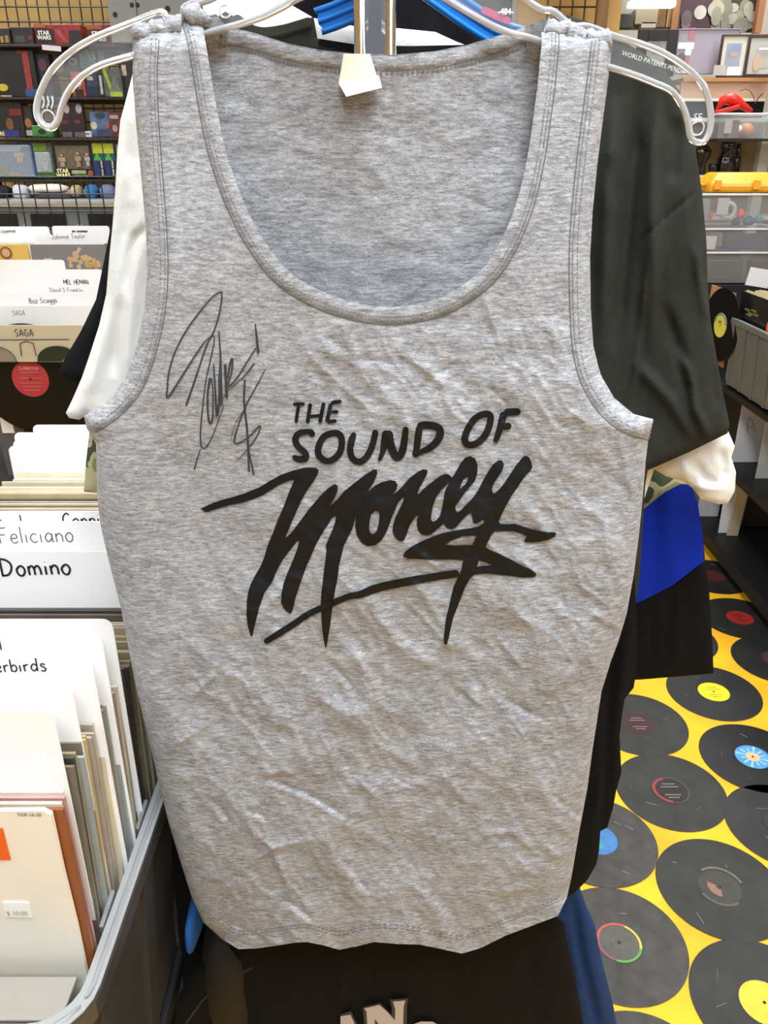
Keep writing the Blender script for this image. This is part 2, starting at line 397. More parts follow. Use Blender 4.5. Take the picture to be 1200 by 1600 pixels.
def floor_record(x, y, vi, st, label, group=None):
    z = .0008+.0002*(len(placed) % 4); r = .1515
    t = thing('vinyl_record', label, 'record', (x, y, z), group)
    link('disc', MB().lathe((x, y, z), [(r, 0), (r, .0012), (r-.002, .0018), (.056, .0018), (.054, .0014)], 64), VM[vi], t)
    link('paper_label', MB().lathe((x, y, z), [(.0505, .001), (.0505, .0022)], 32), mat(LC[st], .6, noise=.15, nscale=40), t)
    link('spindle_hole', MB().lathe((x, y, z), [(.0036, .002), (.0036, .0026)], 12), mat('#161412', .6), t)
    zz = z+.0027
    def rng(r0, r1, a0, a1, c, nm):
        n = 30; b = MB(); V = []
        for i in range(n+1):
            a = math.radians(a0+(a1-a0)*i/n); V += [(x+r0*math.cos(a), y+r0*math.sin(a), zz), (x+r1*math.cos(a), y+r1*math.sin(a), zz)]
        b.add(V, [(2*i, 2*i+1, 2*i+3, 2*i+2) for i in range(n)]); link(nm, b, mat(c, .6), t)
    if st == 'rainbow':
        for a0, a1, c in ((-20, 60, '#c9b84a'), (60, 190, '#b8534c'), (190, 250, '#8a4a6a'), (250, 340, '#5c9a48')): rng(.045, .0505, a0, a1, c, 'coloured_ring')
        rng(.012, .013, 0, 360, '#6b6a64', 'coloured_ring')
    if st == 'darkred': rng(.042, .0505, 100, 260, '#8c3b3a', 'coloured_ring'); rng(.047, .0505, -95, 95, '#5a4a48', 'coloured_ring')
    if st == 'blue':
        rng(.004, .02, 0, 360, '#d8b088', 'coloured_ring')
        for k in range(12): rng(.02, .036+.006*(k % 3), k*30, k*30+9, '#9cc0cf', 'coloured_ring')
    if st == 'bluegreen': rng(.008, .03, 150, 290, '#4a9a8a', 'coloured_ring')
    if st == 'worn': rng(.053, .06, 10, 120, '#66665c', 'coloured_ring'); rng(.05, .057, 200, 300, '#58564c', 'coloured_ring'); rng(.01, .03, 150, 260, '#8a6a58', 'coloured_ring')
    b = MB()
    if st in ('darkred', 'maroon', 'yellow', 'purple', 'red'):
        for k, (dy, wd) in enumerate(((.024, .036), (.013, .05), (-.018, .044), (-.028, .03))):
            b.box((x, y+dy, zz), (wd, .0022, .0003))
        link('printed_lines', b, mat({'yellow': '#5a5414', 'red': '#3c100e'}.get(st, '#9a928c'), .6), t)
    for k in range(3 if not group else 1):
        b = MB(); a = random.uniform(0, 6.28); rr = random.uniform(.07, .13); L = random.uniform(.01, .035); a2 = random.uniform(0, 6.28)
        cx, cy = x+rr*math.cos(a), y+rr*math.sin(a)
        b.add([(cx, cy, z+.0021), (cx+L*math.cos(a2), cy+L*math.sin(a2), z+.0021), (cx+L*math.cos(a2)+.001, cy+L*math.sin(a2)+.0012, z+.0021), (cx+.001, cy+.0015, z+.0021)], [(0, 1, 2, 3)])
        link('scratch', b, mat('#8a8984', .6), t)
    placed.append((x, y))
for px, py, vi, st, lb in disc:
    x, y = ground(px, py); floor_record(x, y, vi, st, lb)
pt = copy_src = None
for i in range(-3, 4):
    for j in range(0, 11):
        x = .81+.268*i; y = .82+.309*j+(.155 if i % 2 else 0)
        if min(math.hypot(x-a, y-b) for a, b in placed) > .297 and -.1 < x < 1.42 and y < 3.6:
            if copy_src is None:
                floor_record(x, y, 1, 'plain', 'dark record laid flat in the yellow floor among the others', 'unlabelled floor records'); copy_src = bpy.data.objects[[o.name for o in bpy.data.objects if o.get('group') == 'unlabelled floor records'][0]]
            else: tag(copy_tree(copy_src, (x, y, .001)), 'dark floor record, '+ordinal(j+1)+' out from the hem in the '+ordinal(i+4)+' row from the left'); placed.append((x, y))

# ================================================================== TANK TOP
front = [(207,58),(207,120),(213,200),(221,280),(228,360),(230,420),(226,480),(214,540),(195,592),(165,628),(131,650),(135,668),(150,694),(151,740),(152,780),(157,820),(166,860),(176,900),(189,950),(200,1010),(214,1080),(228,1140),(243,1200),(262,1280),(280,1340),(299,1400),(318,1441),(345,1466),(372,1483),(400,1482),(430,1478),(460,1473),(480,1472),(505,1477),(530,1484),(556,1479),(585,1472),(620,1475),(655,1476),(690,1483),(722,1490),(752,1481),(790,1462),(830,1447),(872,1431),(886,1402),(893,1370),(905,1300),(918,1230),(926,1170),(940,1080),(954,1035),(967,1000),(979,960),(990,900),(998,840),(1004,780),(1009,720),(1013,686),(1021,655),(990,647),(960,622),(938,585),(927,540),(923,480),(922,400),(926,330),(933,260),(943,180),(951,120),(957,66),
 (941,57),(915,62),(903,55),(888,47),(872,38),(860,34),(851,42),(846,70),(843,100),(840,133),(835,170),(829,215),(822,255),(812,300),(797,345),(778,385),(754,420),(720,448),(680,468),(630,479),(585,478),(540,469),(490,449),(447,420),(412,375),(387,330),(367,280),(350,225),(337,160),(327,100),(320,60),(316,28),(300,16),(285,32),(270,52),(240,48),(225,46)]
inner_neck = [(846,50),(846,70),(843,100),(840,133),(835,170),(829,215),(822,255),(812,300),(797,345),(778,385),(754,420),(720,448),(680,468),(630,479),(585,478),(540,469),(490,449),(447,420),(412,375),(387,330),(367,280),(350,225),(337,160),(327,100),(320,60),(310,25)]
left_arm = [(218,60),(215,120),(218,200),(224,280),(230,360),(232,420),(228,480),(215,540),(196,592),(166,628),(133,650)]
right_arm = [(957,66),(951,120),(943,180),(933,260),(926,330),(922,400),(923,480),(927,540),(938,585),(960,622),(990,647),(1021,656)]
side = front[:26]
i0 = front.index((886,1402)); i1 = front.index((957,66))
edgeL = front[:28]; edgeR = front[i0:i1+1]
STOP = .580
creases = [((480,880),(540,965),(615,1060),1.2,9),((622,922),(690,997),(712,1020),1.6,6),((705,1061),(761,1110),None,1.5,6),((780,1087),(855,1129),None,-2.2,7),((862,919),(922,1009),None,-1.9,8),((772,990),(821,1050),None,1.7,6),((862,1241),(911,1279),None,-1.8,6),((754,1305),(800,1300),(844,1339),1.4,7),((922,956),(975,986),None,1.6,6),((404,1213),(480,1240),(553,1284),-2.3,6),((404,1213),(440,1205),(470,1212),1.8,5),((318,1241),(345,1262),(361,1288),-1.8,7),((381,1264),(416,1278),None,-1.8,5),((506,1319),(550,1360),(592,1413),-1.6,10),((381,1354),(430,1325),(494,1311),1.8,7),((432,1401),(465,1418),(502,1448),-1.9,7),((510,1029),(569,1092),None,-1.6,7),((482,1096),(520,1150),(553,1213),-1.5,12),((553,1213),(592,1250),None,1.5,8),
 ((470,540),(530,600),(600,660),1.4,9),((500,520),(560,560),(640,570),-1.3,8),((620,540),(700,610),None,1.4,7),((640,620),(720,560),None,-1.3,8),((750,450),(790,560),None,1.4,7),((800,470),(830,560),None,-1.2,7),((850,430),(870,560),None,1.0,9),((690,500),(640,560),None,1.0,9),((760,600),(800,640),None,-1.2,7),((560,640),(620,700),None,1.0,9),
 ((655,866),(690,890),None,1.6,5),((790,860),(830,890),(850,900),1.2,6),((970,690),(985,770),None,1.5,8),((940,720),(1000,800),None,-1.0,14),((860,760),(960,830),None,1.0,12),((300,800),(420,1100),None,-1.0,22),((230,620),(280,760),None,-1.2,20),((640,1150),(760,1290),None,1.1,12),((840,1210),(870,1300),None,1.1,10),((700,1250),(640,1300),None,1.2,10),((600,1300),(720,1440),None,-1.2,12),((330,1430),(420,1470),None,-1.5,8),((640,1400),(700,1470),None,1.4,9),((760,1400),(860,1380),None,1.3,10),((850,1090),(900,1050),None,1.2,8),((250,1180),(330,1130),None,1.3,9),((290,1100),(340,1050),None,1.2,8),((450,560),(430,640),None,.8,14),((380,440),(420,560),None,-.8,16),((270,200),(290,420),None,-.8,14)]
def wrinkles(x, y):
    a = math.radians(52); u = (x*math.cos(a)+y*math.sin(a)); v = (-x*math.sin(a)+y*math.cos(a))
    wx = (fbm(x/90, y/90)-.5)*60; wy = (fbm(x/90+40, y/90+9)-.5)*60
    r1 = ridged((u+wx)/120, (v+wy)/42); r2 = ridged((u*.6+v*.5+wy)/70+30, (v-u*.3+wx)/34+11)
    fc = lambda X, Y, S_: .5-np.abs(2*vnoise(X/S_+17.3, Y/S_+4.7)-1)
    r3 = ridged((x+wx*.6)/34+5, (y+wy*.6)/26+50)
    low = fbm(x/170+3, y/260+8, 2)-.5
    m = .28+.72*sstep(650, 1000, y+.35*(x-560)); m = m*(.45+.55*sstep(200, 520, x+.25*(y-700)))
    up = sstep(480, 520, y)*(1-sstep(640, 760, y))*sstep(430, 520, x)
    m = np.maximum(m, up*1.0)
    d = low*.011+m*(np.maximum(r1, 0)**1.3*.0014+np.maximum(r2, 0)**1.5*.0009+np.maximum(r3, 0)**1.5*.0005+fc(u+wx*.6, v*1.7+wy*.6, 120)*.0040+fc(u*.7-v*.5+wy*.5, v*1.2+u*.4+wx*.5, 58)*.0021+fc(x+wx*.4, y*1.2+wy*.4, 27)*.0007)
    for a_, b_, c_, am, wd in creases:
        pl = [a_, b_]+([c_] if c_ else [])
        q, sg, pr = seg_dist(x, y, pl)
        tap = np.clip(np.minimum(pr, 1-pr)*4, .0, 1)
        d = d+am*.0017*np.exp(-np.hypot(q, 1.2)/wd*1.25)*tap-am*.0005*np.exp(-((q-wd*1.3)/wd)**2)*tap*(sg > 0)
    return d
def front_depth(x, y):
    x = np.asarray(x, float); y = np.asarray(y, float)
    q = np.minimum(seg_dist(x, y, edgeL)[0], seg_dist(x, y, edgeR)[0]); t = np.clip(q/46, 0, 1)
    e = .013*(1-np.sqrt(1-(1-t)**2+1e-9))
    d = wrinkles(x, y)
    sl = .45+.55*sstep(420, 650, y)
    hem = .004*np.sin(x/38+1.5*np.sin(x/90))*sstep(1360, 1480, y)
    top = .014*(1-sstep(18, 80, y))
    return STOP+e-d*sl*(t*.7+.3)+hem+top+.006*(1-sstep(60, 500, y))
def on_front(x, y, off=0.0): return Wn(np.asarray(x, float), np.asarray(y, float), front_depth(x, y)-off)

def heather(name='heather_jersey'):
    m = bpy.data.materials.new(name); m.use_nodes = True; nt = m.node_tree; b = nt.nodes['Principled BSDF']; L = nt.links.new
    b.inputs['Roughness'].default_value = .92; b.inputs['Sheen Weight'].default_value = .08
    tc = nt.nodes.new('ShaderNodeTexCoord')
    def nz(scale, st, det, rot=0):
        mp = nt.nodes.new('ShaderNodeMapping'); mp.inputs['Scale'].default_value = st; mp.inputs['Rotation'].default_value = (0, rot, 0)
        n = nt.nodes.new('ShaderNodeTexNoise'); n.inputs['Scale'].default_value = scale; n.inputs['Detail'].default_value = det; n.inputs['Roughness'].default_value = .62
        L(tc.outputs['Object'], mp.inputs[0]); L(mp.outputs[0], n.inputs['Vector']); return n
    n1 = nz(120, (1, 1, 5.0), 4, .04); n2 = nz(420, (1, 1, 5), 3); n3 = nz(18, (1, 1, 2.2), 3)
    def mth(op, a, b_, v=None):
        k = nt.nodes.new('ShaderNodeMath'); k.operation = op; L(a, k.inputs[0])
        if v is None: L(b_, k.inputs[1])
        else: k.inputs[1].default_value = v
        return k.outputs[0]
    s = mth('ADD', mth('MULTIPLY', n1.outputs[0], None, .50), mth('ADD', mth('MULTIPLY', n2.outputs[0], None, .40), mth('MULTIPLY', n3.outputs[0], None, .10)))
    r = nt.nodes.new('ShaderNodeValToRGB'); el = r.color_ramp.elements
    el[0].position = .38; el[0].color = lin('#6a6b70'); el[1].position = .62; el[1].color = lin('#b8babf')
    e = el.new(.5); e.color = lin('#93959a')
    L(s, r.inputs[0]); src = r.outputs[0]
    # two faint brown spots on the cloth, at their own places
    for (px, py), rad in (((362, 985), .011), ((620, 1270), .003), ((205, 1010), .010)):
        c = W(px, py, STOP)-TB
        vm = nt.nodes.new('ShaderNodeVectorMath'); vm.operation = 'DISTANCE'; L(tc.outputs['Object'], vm.inputs[0]); vm.inputs[1].default_value = c
        mr = nt.nodes.new('ShaderNodeMapRange'); L(vm.outputs['Value'], mr.inputs[0]); mr.inputs[1].default_value = 0; mr.inputs[2].default_value = rad*1.6; mr.inputs[3].default_value = .55; mr.inputs[4].default_value = 0
        mx = nt.nodes.new('ShaderNodeMix'); mx.data_type = 'RGBA'; L(mth('MULTIPLY', mr.outputs[0], n1.outputs[0]), mx.inputs[0]); L(src, mx.inputs[6]); mx.inputs[7].default_value = lin('#8a7650'); src = mx.outputs[2]
    L(src, b.inputs['Base Color'])
    nb = nz(900, (1, 1, 1), 2); nb2 = nz(60, (1, 1, 1), 4)
    bp = nt.nodes.new('ShaderNodeBump'); bp.inputs['Strength'].default_value = .35; bp.inputs['Distance'].default_value = .0012
    bp2 = nt.nodes.new('ShaderNodeBump'); bp2.inputs['Strength'].default_value = .35; bp2.inputs['Distance'].default_value = .004
    L(nb.outputs[0], bp.inputs['Height']); L(nb2.outputs[0], bp2.inputs['Height']); L(bp2.outputs[0], bp.inputs['Normal']); L(bp.outputs[0], b.inputs['Normal'])
    return m
TB = Vector((0, .60, .85))
tank = thing('tank_top', 'grey heather tank top with black brush lettering and a marker signature', 'tank top', TB)
HM = heather()
Vf, Tf = fill(front, 3.1)
link('front_panel', MB().add(on_front(Vf[:, 0], Vf[:, 1]).tolist(), Tf), HM, tank, smooth=True, recalc=False)
# back panel, seen inside the neck opening
back = [(215,60),(250,50),(300,30),(338,22),(352,40),(400,52),(450,68),(500,78),(555,84),(620,85),(680,80),(730,70),(780,55),(820,42),(850,30),(880,50),(940,62),(940,180),(915,330),(915,520),(960,640),(1000,680),(985,880),(940,1060),(900,1300),(870,1415),(700,1465),(400,1462),(330,1430),(255,1200),(205,980),(165,820),(160,700),(205,590),(238,480),(236,300),(222,160)]
def back_depth(x, y):
    x = np.asarray(x, float); y = np.asarray(y, float)
    d = .006*(fbm(x/120+70, y/160+4)-.5)+.0012*np.maximum(ridged(x/60+9, y/50+3), 0)
    return .612-d-.014*(1-sstep(20, 110, y))*(np.abs(x-590) > 235)-.0*x
Vb, Tb = fill(back, 8)
link('back_panel', MB().add(Wn(Vb[:, 0], Vb[:, 1], back_depth(Vb[:, 0], Vb[:, 1])).tolist(), Tb), HM, tank, smooth=True, recalc=False)
def band(line, width, depthf, thick=.0016, side=1, n=5, ds=4):
    """knitted binding that follows an edge: raised, rounded strip on one side of the line"""
    P = resample(smooth_line(line, n=4), ds, False); T = np.gradient(P, axis=0); T /= np.hypot(T[:, 0], T[:, 1])[:, None]+1e-9
    N = np.stack([-T[:, 1], T[:, 0]], 1)*side; V = []; Fc = []
    for k in range(n+1):
        q = P+N*width*k/n; lift = thick*(.15+math.sin(math.pi*(.04+.92*k/n))**.45)
        if k == n: lift = -.0002
        V.append(Wn(q[:, 0], q[:, 1], depthf(q[:, 0], q[:, 1])-lift))
    V = np.concatenate(V).tolist(); m = len(P)
    for k in range(n):
        for i in range(m-1): Fc.append((k*m+i, k*m+i+1, (k+1)*m+i+1, (k+1)*m+i))
    return MB().add(V, Fc)
def stitches(mb, line, offset, depthf, dash=4.2, gap=2.6, w=1.4, lift=.0021, side=1):
    P = resample(smooth_line(line, n=4), dash+gap, False); T = np.gradient(P, axis=0); T /= np.hypot(T[:, 0], T[:, 1])[:, None]+1e-9
    N = np.stack([-T[:, 1], T[:, 0]], 1)*side; Q = P+N*offset
    a = Q-T*dash/2; b = Q+T*dash/2; c = [a-N*w/2, b-N*w/2, b+N*w/2, a+N*w/2]
    pts = np.concatenate([Wn(k[:, 0], k[:, 1], depthf(Q[:, 0], Q[:, 1])-lift) for k in c]).tolist(); n = len(P)
    mb.add(pts, [(i, n+i, 2*n+i, 3*n+i) for i in range(n)])
link('neck_binding', band(inner_neck, 27, front_depth, side=-1), HM, tank, smooth=True, recalc=False)
link('arm_binding', band(left_arm, 30, front_depth, side=-1), HM, tank, smooth=True, recalc=False)
link('arm_binding', band(right_arm, 32, front_depth, side=1), HM, tank, smooth=True, recalc=False)
back_neck = [(350,44),(400,55),(450,70),(500,80),(555,86),(620,87),(680,82),(730,72),(780,57),(828,38)]
link('back_neck_binding', band(back_neck, 25, back_depth, side=1, thick=.0014), HM, tank, smooth=True, recalc=False)
def decal(mb, V, Fc, off=.0008): mb.add(on_front(V[:, 0], V[:, 1], off).tolist(), Fc)
sm = MB()
for off in (16, 22): stitches(sm, inner_neck, off, front_depth, side=-1)
for off in (19, 26): stitches(sm, left_arm, off, front_depth, side=-1)
for off in (20, 27): stitches(sm, right_arm, off, front_depth, side=1)
for off in (25, 28): stitches(sm, back_neck, off, back_depth, side=1, dash=5, gap=2, w=2, lift=.0008)
hem = [(322,1418),(350,1440),(375,1455),(430,1450),(480,1445),(530,1456),(585,1445),(655,1450),(722,1462),(790,1436),(868,1405)]
for off in (0, 5): stitches(sm, hem, off, front_depth, dash=5, gap=2.5, w=1.2, lift=.0004)
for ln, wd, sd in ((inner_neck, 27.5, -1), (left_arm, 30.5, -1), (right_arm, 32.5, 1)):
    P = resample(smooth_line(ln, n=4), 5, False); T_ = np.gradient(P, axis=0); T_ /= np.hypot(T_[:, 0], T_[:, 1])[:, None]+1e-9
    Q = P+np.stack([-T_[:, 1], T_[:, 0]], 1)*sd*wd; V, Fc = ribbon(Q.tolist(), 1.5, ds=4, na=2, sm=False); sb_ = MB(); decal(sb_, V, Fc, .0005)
    link('binding_seam_shade', sb_, mat('#5c5c5e', .9), tank, recalc=False)  # dark line painting the seam's shadow along each binding edge
tag(link('stitching', sm, mat('#6e6e70', .9), tank, recalc=False), kind='stuff')
# strap fabric folded over the hanger
def roll(a, b, r, seed):
    P = [Vector(a).lerp(Vector(b), i/7) for i in range(8)]; rn = random.Random(seed)
    return MB().tube([p+Vector((0, 0, rn.uniform(-.0012, .0012))) for p in P], r, 12, rs=[r*rn.uniform(.8, 1.15) for _ in P])
S_H = .597
for a, b, k in (((212, 55), (246, 47), 1), ((246, 50), (285, 40), 2), ((290, 24), (322, 22), 3), ((852, 42), (884, 50), 4), ((884, 52), (915, 63), 5), ((915, 63), (952, 62), 6)):
    link('strap_fold', roll(W(*a, S_H), W(*b, S_H), .0062, k), HM, tank, smooth=True)
# care tag
tg = MB()
def quad_sheet(mb, pxs, th=.0006):
    p = [W(*q) for q in pxs]; mb.prism(p, (0, th, 0))
tp = [(537,86,.6085),(578,85,.6085),(590,120,.606),(592,118,.603),(597,136,.6),(560,146,.598),(540,150,.598),(528,128,.602),(532,112,.606)]
quad_sheet(tg, [(537,84,.6085),(578,84,.6085),(590,122,.6045),(529,130,.6045)]); quad_sheet(tg, [(529,130,.6045),(592,118,.6035),(597,137,.599),(541,151,.598)])
tag(link('care_tag', tg, mat('#dcd8c4', .8, noise=.06, nscale=60), tank), label='folded cream cloth tag at the back neck')
# print ---------------------------------------------------------------
def crop(pts, ox, oy, s): return [(ox+a/s, oy+b/s) for a, b in pts]
PM = mat('#101113', .6, noise=.15, nscale=120, spec=.3)
pm = MB()
D_ = lambda p: crop(p, 440, 610, 6); E_ = lambda p: crop(p, 640, 610, 6)
strokes = [
 (D_([(108,130),(160,128),(218,127)]),5.8),(D_([(162,130),(148,210),(134,302)]),5.4),
 (D_([(270,120),(258,200),(242,308)]),6.2),(D_([(397,112),(378,200),(359,303)]),6.2),(D_([(258,245),(378,235)]),5.4),
 (D_([(563,102),(500,110),(462,122)]),6.2),(D_([(462,122),(445,205),(424,295)]),6.4),(D_([(424,295),(470,290),(516,283)]),5.8),(D_([(448,204),(533,199)]),5.4),
 (D_([(280,435),(283,400),(240,387),(165,400),(128,455),(155,525),(215,580),(228,630),(165,645),(102,618)]),(9.5,10,8.5,9.5,10,10,10,10.5,10.5,7)),
 (D_([(685,395),(658,465),(642,560),(668,640),(730,668),(795,625),(845,530),(870,440),(882,368)]),(8,11,10,10,10.5,10,10,10,9)),
 (D_([(912,662),(945,580),(968,490),(985,372)]),(5,8,13,13)),(D_([(1000,375),(1025,520),(1075,625),(1125,585),(1150,480),(1166,340)]),(13,13,12,12,11,9)),
 (E_([(95,330),(78,450),(62,560),(36,615)]),(11,11,10,7)),(E_([(72,335),(140,325),(235,335),(285,375),(272,450),(200,530),(105,578),(36,618)]),(10,12,12,12.5,12,11,8,6)),
 (E_([(1042,198),(950,203),(885,202)]),11.5),(E_([(885,202),(850,350),(802,488)]),(12,11,8)),(E_([(868,342),(955,330)]),11)]
for p, w_ in strokes:
    V, Fc = ribbon(p, w_, na=5); decal(pm, V, Fc, .0015)
for p, w_ in ((D_([(460,405),(390,440),(345,530),(350,610),(420,662),(490,642),(550,570),(565,460),(530,405)]),10.2),(E_([(710,220),(620,258),(552,350),(517,450),(545,508),(620,500),(700,430),(748,330),(757,242)]),10.6)):
    V, Fc = ribbon(p, w_, na=5, closed=True); decal(pm, V, Fc, .0015)
tag(link('printed_words', pm, PM, tank, smooth=True, recalc=False), label='black printed words THE SOUND OF')
M6 = lambda p: crop(p, 300, 600, 3.81); A_ = lambda p: crop(p, 540, 700, 6); B_ = lambda p: crop(p, 680, 700, 6); C_ = lambda p: crop(p, 620, 810, 4.615)
Mpoly = M6([(52,742),(110,715),(170,692),(250,670),(310,652),(400,615),(450,585),(520,545),(600,515),(680,497),(740,500),(755,515),(745,545),(715,590),(680,640),(650,695),(620,760),(590,830),(570,880),(550,922),(592,885),(640,820),(700,740),(760,670),(810,620),(850,596),(868,605),(866,640),(845,685),(818,728),(860,692),(905,640),(960,595),(1030,540),(1080,510),(1100,508),(1104,530),(1085,580),(1040,650),(1000,720),(975,790),(955,860),(935,900),(905,960),(890,1020),(875,1080),(873,1110),(862,1180),(850,1240),(843,1285),(835,1340),(825,1420),(812,1500),(800,1568),(793,1568),(780,1500),(772,1430),(768,1345),(767,1290),(770,1240),(778,1180),(785,1110),(795,1040),(800,990),(797,960),(815,915),(835,870),(850,830),(858,795),(850,785),(830,800),(810,835),(780,880),(740,950),(710,1020),(685,1075),(665,1130),(640,1200),(615,1280),(598,1350),(588,1367),(570,1360),(545,1335),(530,1300),(532,1250),(545,1185),(570,1120),(600,1050),(625,985),(638,935),(625,935),(590,980),(540,1045),(510,1100),(475,1180),(430,1245),(400,1330),(375,1430),(360,1500),(350,1503),(332,1440),(324,1380),(326,1300),(332,1250),(345,1200),(370,1150),(405,1090),(430,1030),(450,960),(480,890),(510,810),(545,730),(575,650),(608,573),(590,572),(560,582),(520,600),(470,630),(420,662),(350,690),(290,708),(220,722),(150,742),(90,762),(75,760)])
Opoly = A_([(420,300),(465,308),(487,345),(475,390),(428,442),(470,445),(520,455),(530,470),(490,515),(460,590),(430,660),(410,720),(380,790),(340,860),(280,910),(210,922),(150,890),(105,820),(88,730),(95,650),(120,570),(165,480),(210,410),(270,355),(340,320)])
Ohole = A_([(280,588),(312,600),(318,640),(308,720),(290,780),(262,805),(235,800),(220,760),(225,690),(240,620)])
Npoly = A_([(430,441),(480,413),(540,350),(600,280),(680,220),(730,198),(768,205),(765,240),(730,310),(695,370),(672,428),(684,430),(740,375),(820,310),(890,260),(940,242),(970,250),(1005,282),(985,308),(940,350),(890,400),(850,460),(820,540),(805,620),(800,675),(820,690),(850,678),(882,640),(930,680),(915,710),(850,770),(800,810),(750,820),(710,810),(680,770),(668,720),(670,660),(682,632),(665,635),(630,680),(600,730),(580,790),(555,850),(530,876),(500,870),(465,840),(440,780),(445,720),(470,640),(510,560),(540,500),(548,470),(540,461),(520,470),(480,500),(440,480)])
Epoly = B_([(40,650),(60,580),(75,500),(90,410),(120,340),(150,292),(165,270),(200,210),(240,140),(280,90),(330,75),(375,100),(398,160),(395,240),(375,300),(320,370),(270,430),(225,495),(187,545),(192,580),(205,603),(240,585),(290,530),(350,470),(400,400),(440,320),(490,230),(540,155),(590,115),(625,115),(645,150),(635,200),(590,270),(545,340),(533,390),(540,420),(555,425),(585,402),(640,340),(700,250),(760,160),(820,85),(850,72),(880,85),(905,140),(910,185),(890,215),(840,265),(790,340),(720,440),(670,530),(620,630),(595,690),(615,712),(680,714),(745,710),(800,725),(860,750),(960,775),(1060,790),(1120,788),(1135,800),(1125,830),(1060,860),(980,880),(900,885),(840,882),(835,870),(858,825),(800,800),(730,780),(640,778),(560,780),(530,810),(500,870),(470,925)])
Epoly += C_([(670,228),(740,255),(830,300),(900,340),(970,370),(1002,395),(1005,415),(980,425),(900,425),(800,412),(700,402),(640,398),(560,404),(530,430),(490,500),(460,580),(430,660),(405,720),(390,790),(375,860),(362,908),(343,908),(338,870),(345,800),(355,720),(375,640),(390,570),(410,490),(440,425),(465,372),(480,300),(380,296),(200,296),(80,290),(42,272),(60,240),(110,200),(200,155),(300,115),(400,90),(500,75),(560,64)])
Epoly += B_([(400,738),(445,710),(465,680),(450,672),(420,690),(385,710),(358,700),(348,650),(340,612),(320,612),(280,645),(230,700),(190,745),(150,760),(110,745),(78,710),(40,700)])
Eh = [B_([(300,268),(310,285),(290,330),(250,370),(232,382),(240,345),(265,295)]), C_([(345,192),(390,160),(470,130),(575,123),(545,190),(440,195)]), C_([(592,305),(640,315),(690,338),(630,340),(578,348)])]
ps = MB()
for poly, hl, of in ((Mpoly, [], .0010), (Opoly, [Ohole], .0011), (Npoly, [], .0012), (Epoly, Eh, .0013)):
    V, T = fill(poly, 3.2, hl, bstep=2.2); decal(ps, V, T, of)
ul = [(413,1004),(440,987),(462,973),(481,960),(502,950),(523,941),(545,932),(562,929),(580,922),(600,916),(620,912)]+C_([(100,450),(220,430),(350,408),(450,396)])
V, Fc = ribbon(ul, (9,10,10,10,10,10,10,11,13,13,13,13,12,12,12), na=5); decal(ps, V, Fc, .0016)
tag(link('printed_script', ps, PM, tank, smooth=True, recalc=False), label='black brush script word Money with a dollar sign')
sg = MB(); G_ = lambda p: crop(p, 220, 420, 4.615)
for p, w_ in ((G_([(325,990),(400,770),(470,560),(530,440),(570,300),(585,180),(570,170),(520,200),(440,290),(330,440),(250,590),(205,730),(192,850),(197,925),(330,720),(450,540),(520,485),(530,510),(510,620),(470,800),(440,1050),(430,1200),(437,1280),(465,1290),(510,1220),(560,1090),(600,980)]),(3,2.6,2.4,2.4,2.4,2.6,2.6,2.2,2.4,2.4,2.2,2.4,2.6,3,2.4,2.2,2.4,1.8,1.8,1.8,2,2.4,2.6,2.2,1.6,1.2,1)),
 (G_([(500,785),(482,900),(485,1050),(500,1115),(518,1070),(520,900),(510,790)]),(4,3,3,4,2.6,2.2,2)),(G_([(525,685),(535,850),(548,1055),(560,1000),(565,850)]),(2.4,3,4,3,2.5)),(G_([(563,450),(575,650),(572,800),(578,985)]),(2.4,3,6.5,6.5)),
 (G_([(608,690),(620,935)]),(4.5,4.5)),(G_([(628,790),(640,700),(660,645),(655,740),(625,850),(690,790),(760,680),(830,570)]),(3,3,4,2.4,2.4,2.2,2.2,1.8)),(G_([(825,395),(848,610)]),(2,5)),(G_([(820,680),(740,780),(640,870),(540,1000)]),(2.4,2,1.2,.8)),
 (G_([(750,800),(745,950),(765,1150),(775,1300),(780,1465)]),(3,3.4,3.4,4,3)),(G_([(900,720),(830,850),(770,960),(720,1080),(680,1200),(675,1245),(700,1260),(780,1210),(860,1130),(840,1200),(770,1300),(680,1400)]),(1,1.8,2,2,2.6,2.8,2.2,2.2,2.6,2,1.6,.8)),(G_([(775,1290),(815,1485)]),(1.6,3.2)),(G_([(430,1300),(405,1370),(385,1450)]),(1.6,1.8,2.4)),(G_([(740,1020),(680,1120),(650,1230)]),(1,1,.7))):
    V, Fc = ribbon(p, w_, na=3); decal(sg, V, Fc, .0012)
tag(link('signature', sg, mat('#34363a', .7), tank, recalc=False), label='scribbled black marker signature on the chest')

# ================================================================== HANGERS
def hanger_arm_mesh(loops, S, r): 
    b = MB()
    for lp, closed in loops:
        P = smooth_line(lp, closed, 5); b.tube([W(a, c, S) for a, c in P], r, 8, closed=closed, flat=1.5)
    return b
ch = thing('clear_hanger', 'clear plastic hanger holding the grey tank top', 'hanger', W(585, 60, S_H))
loop = [(62,190),(57,170),(64,142),(82,108),(112,80),(150,58),(200,38),(250,19),(262,28),(285,28),(290,10),(330,-4),(400,-35),(500,-80),(585,-105),(680,-85),(760,-45),(812,-8),(845,14),(865,18),(893,40),(918,41),(953,54),(993,66),(1030,80),(1060,97),(1085,117),(1102,140),(1110,173),(1109,203),(1100,221),(1088,222),(1079,214),(1075,193),(1067,167),(1050,143),(1023,130),(990,117),(953,105),(905,90),(837,62),(800,52),(773,42),(740,24),(700,0),(650,-30),(585,-50),(520,-25),(465,-2),(440,12),(400,30),(337,48),(260,68),(210,86),(160,101),(127,120),(106,145),(96,168),(90,190),(78,201)]
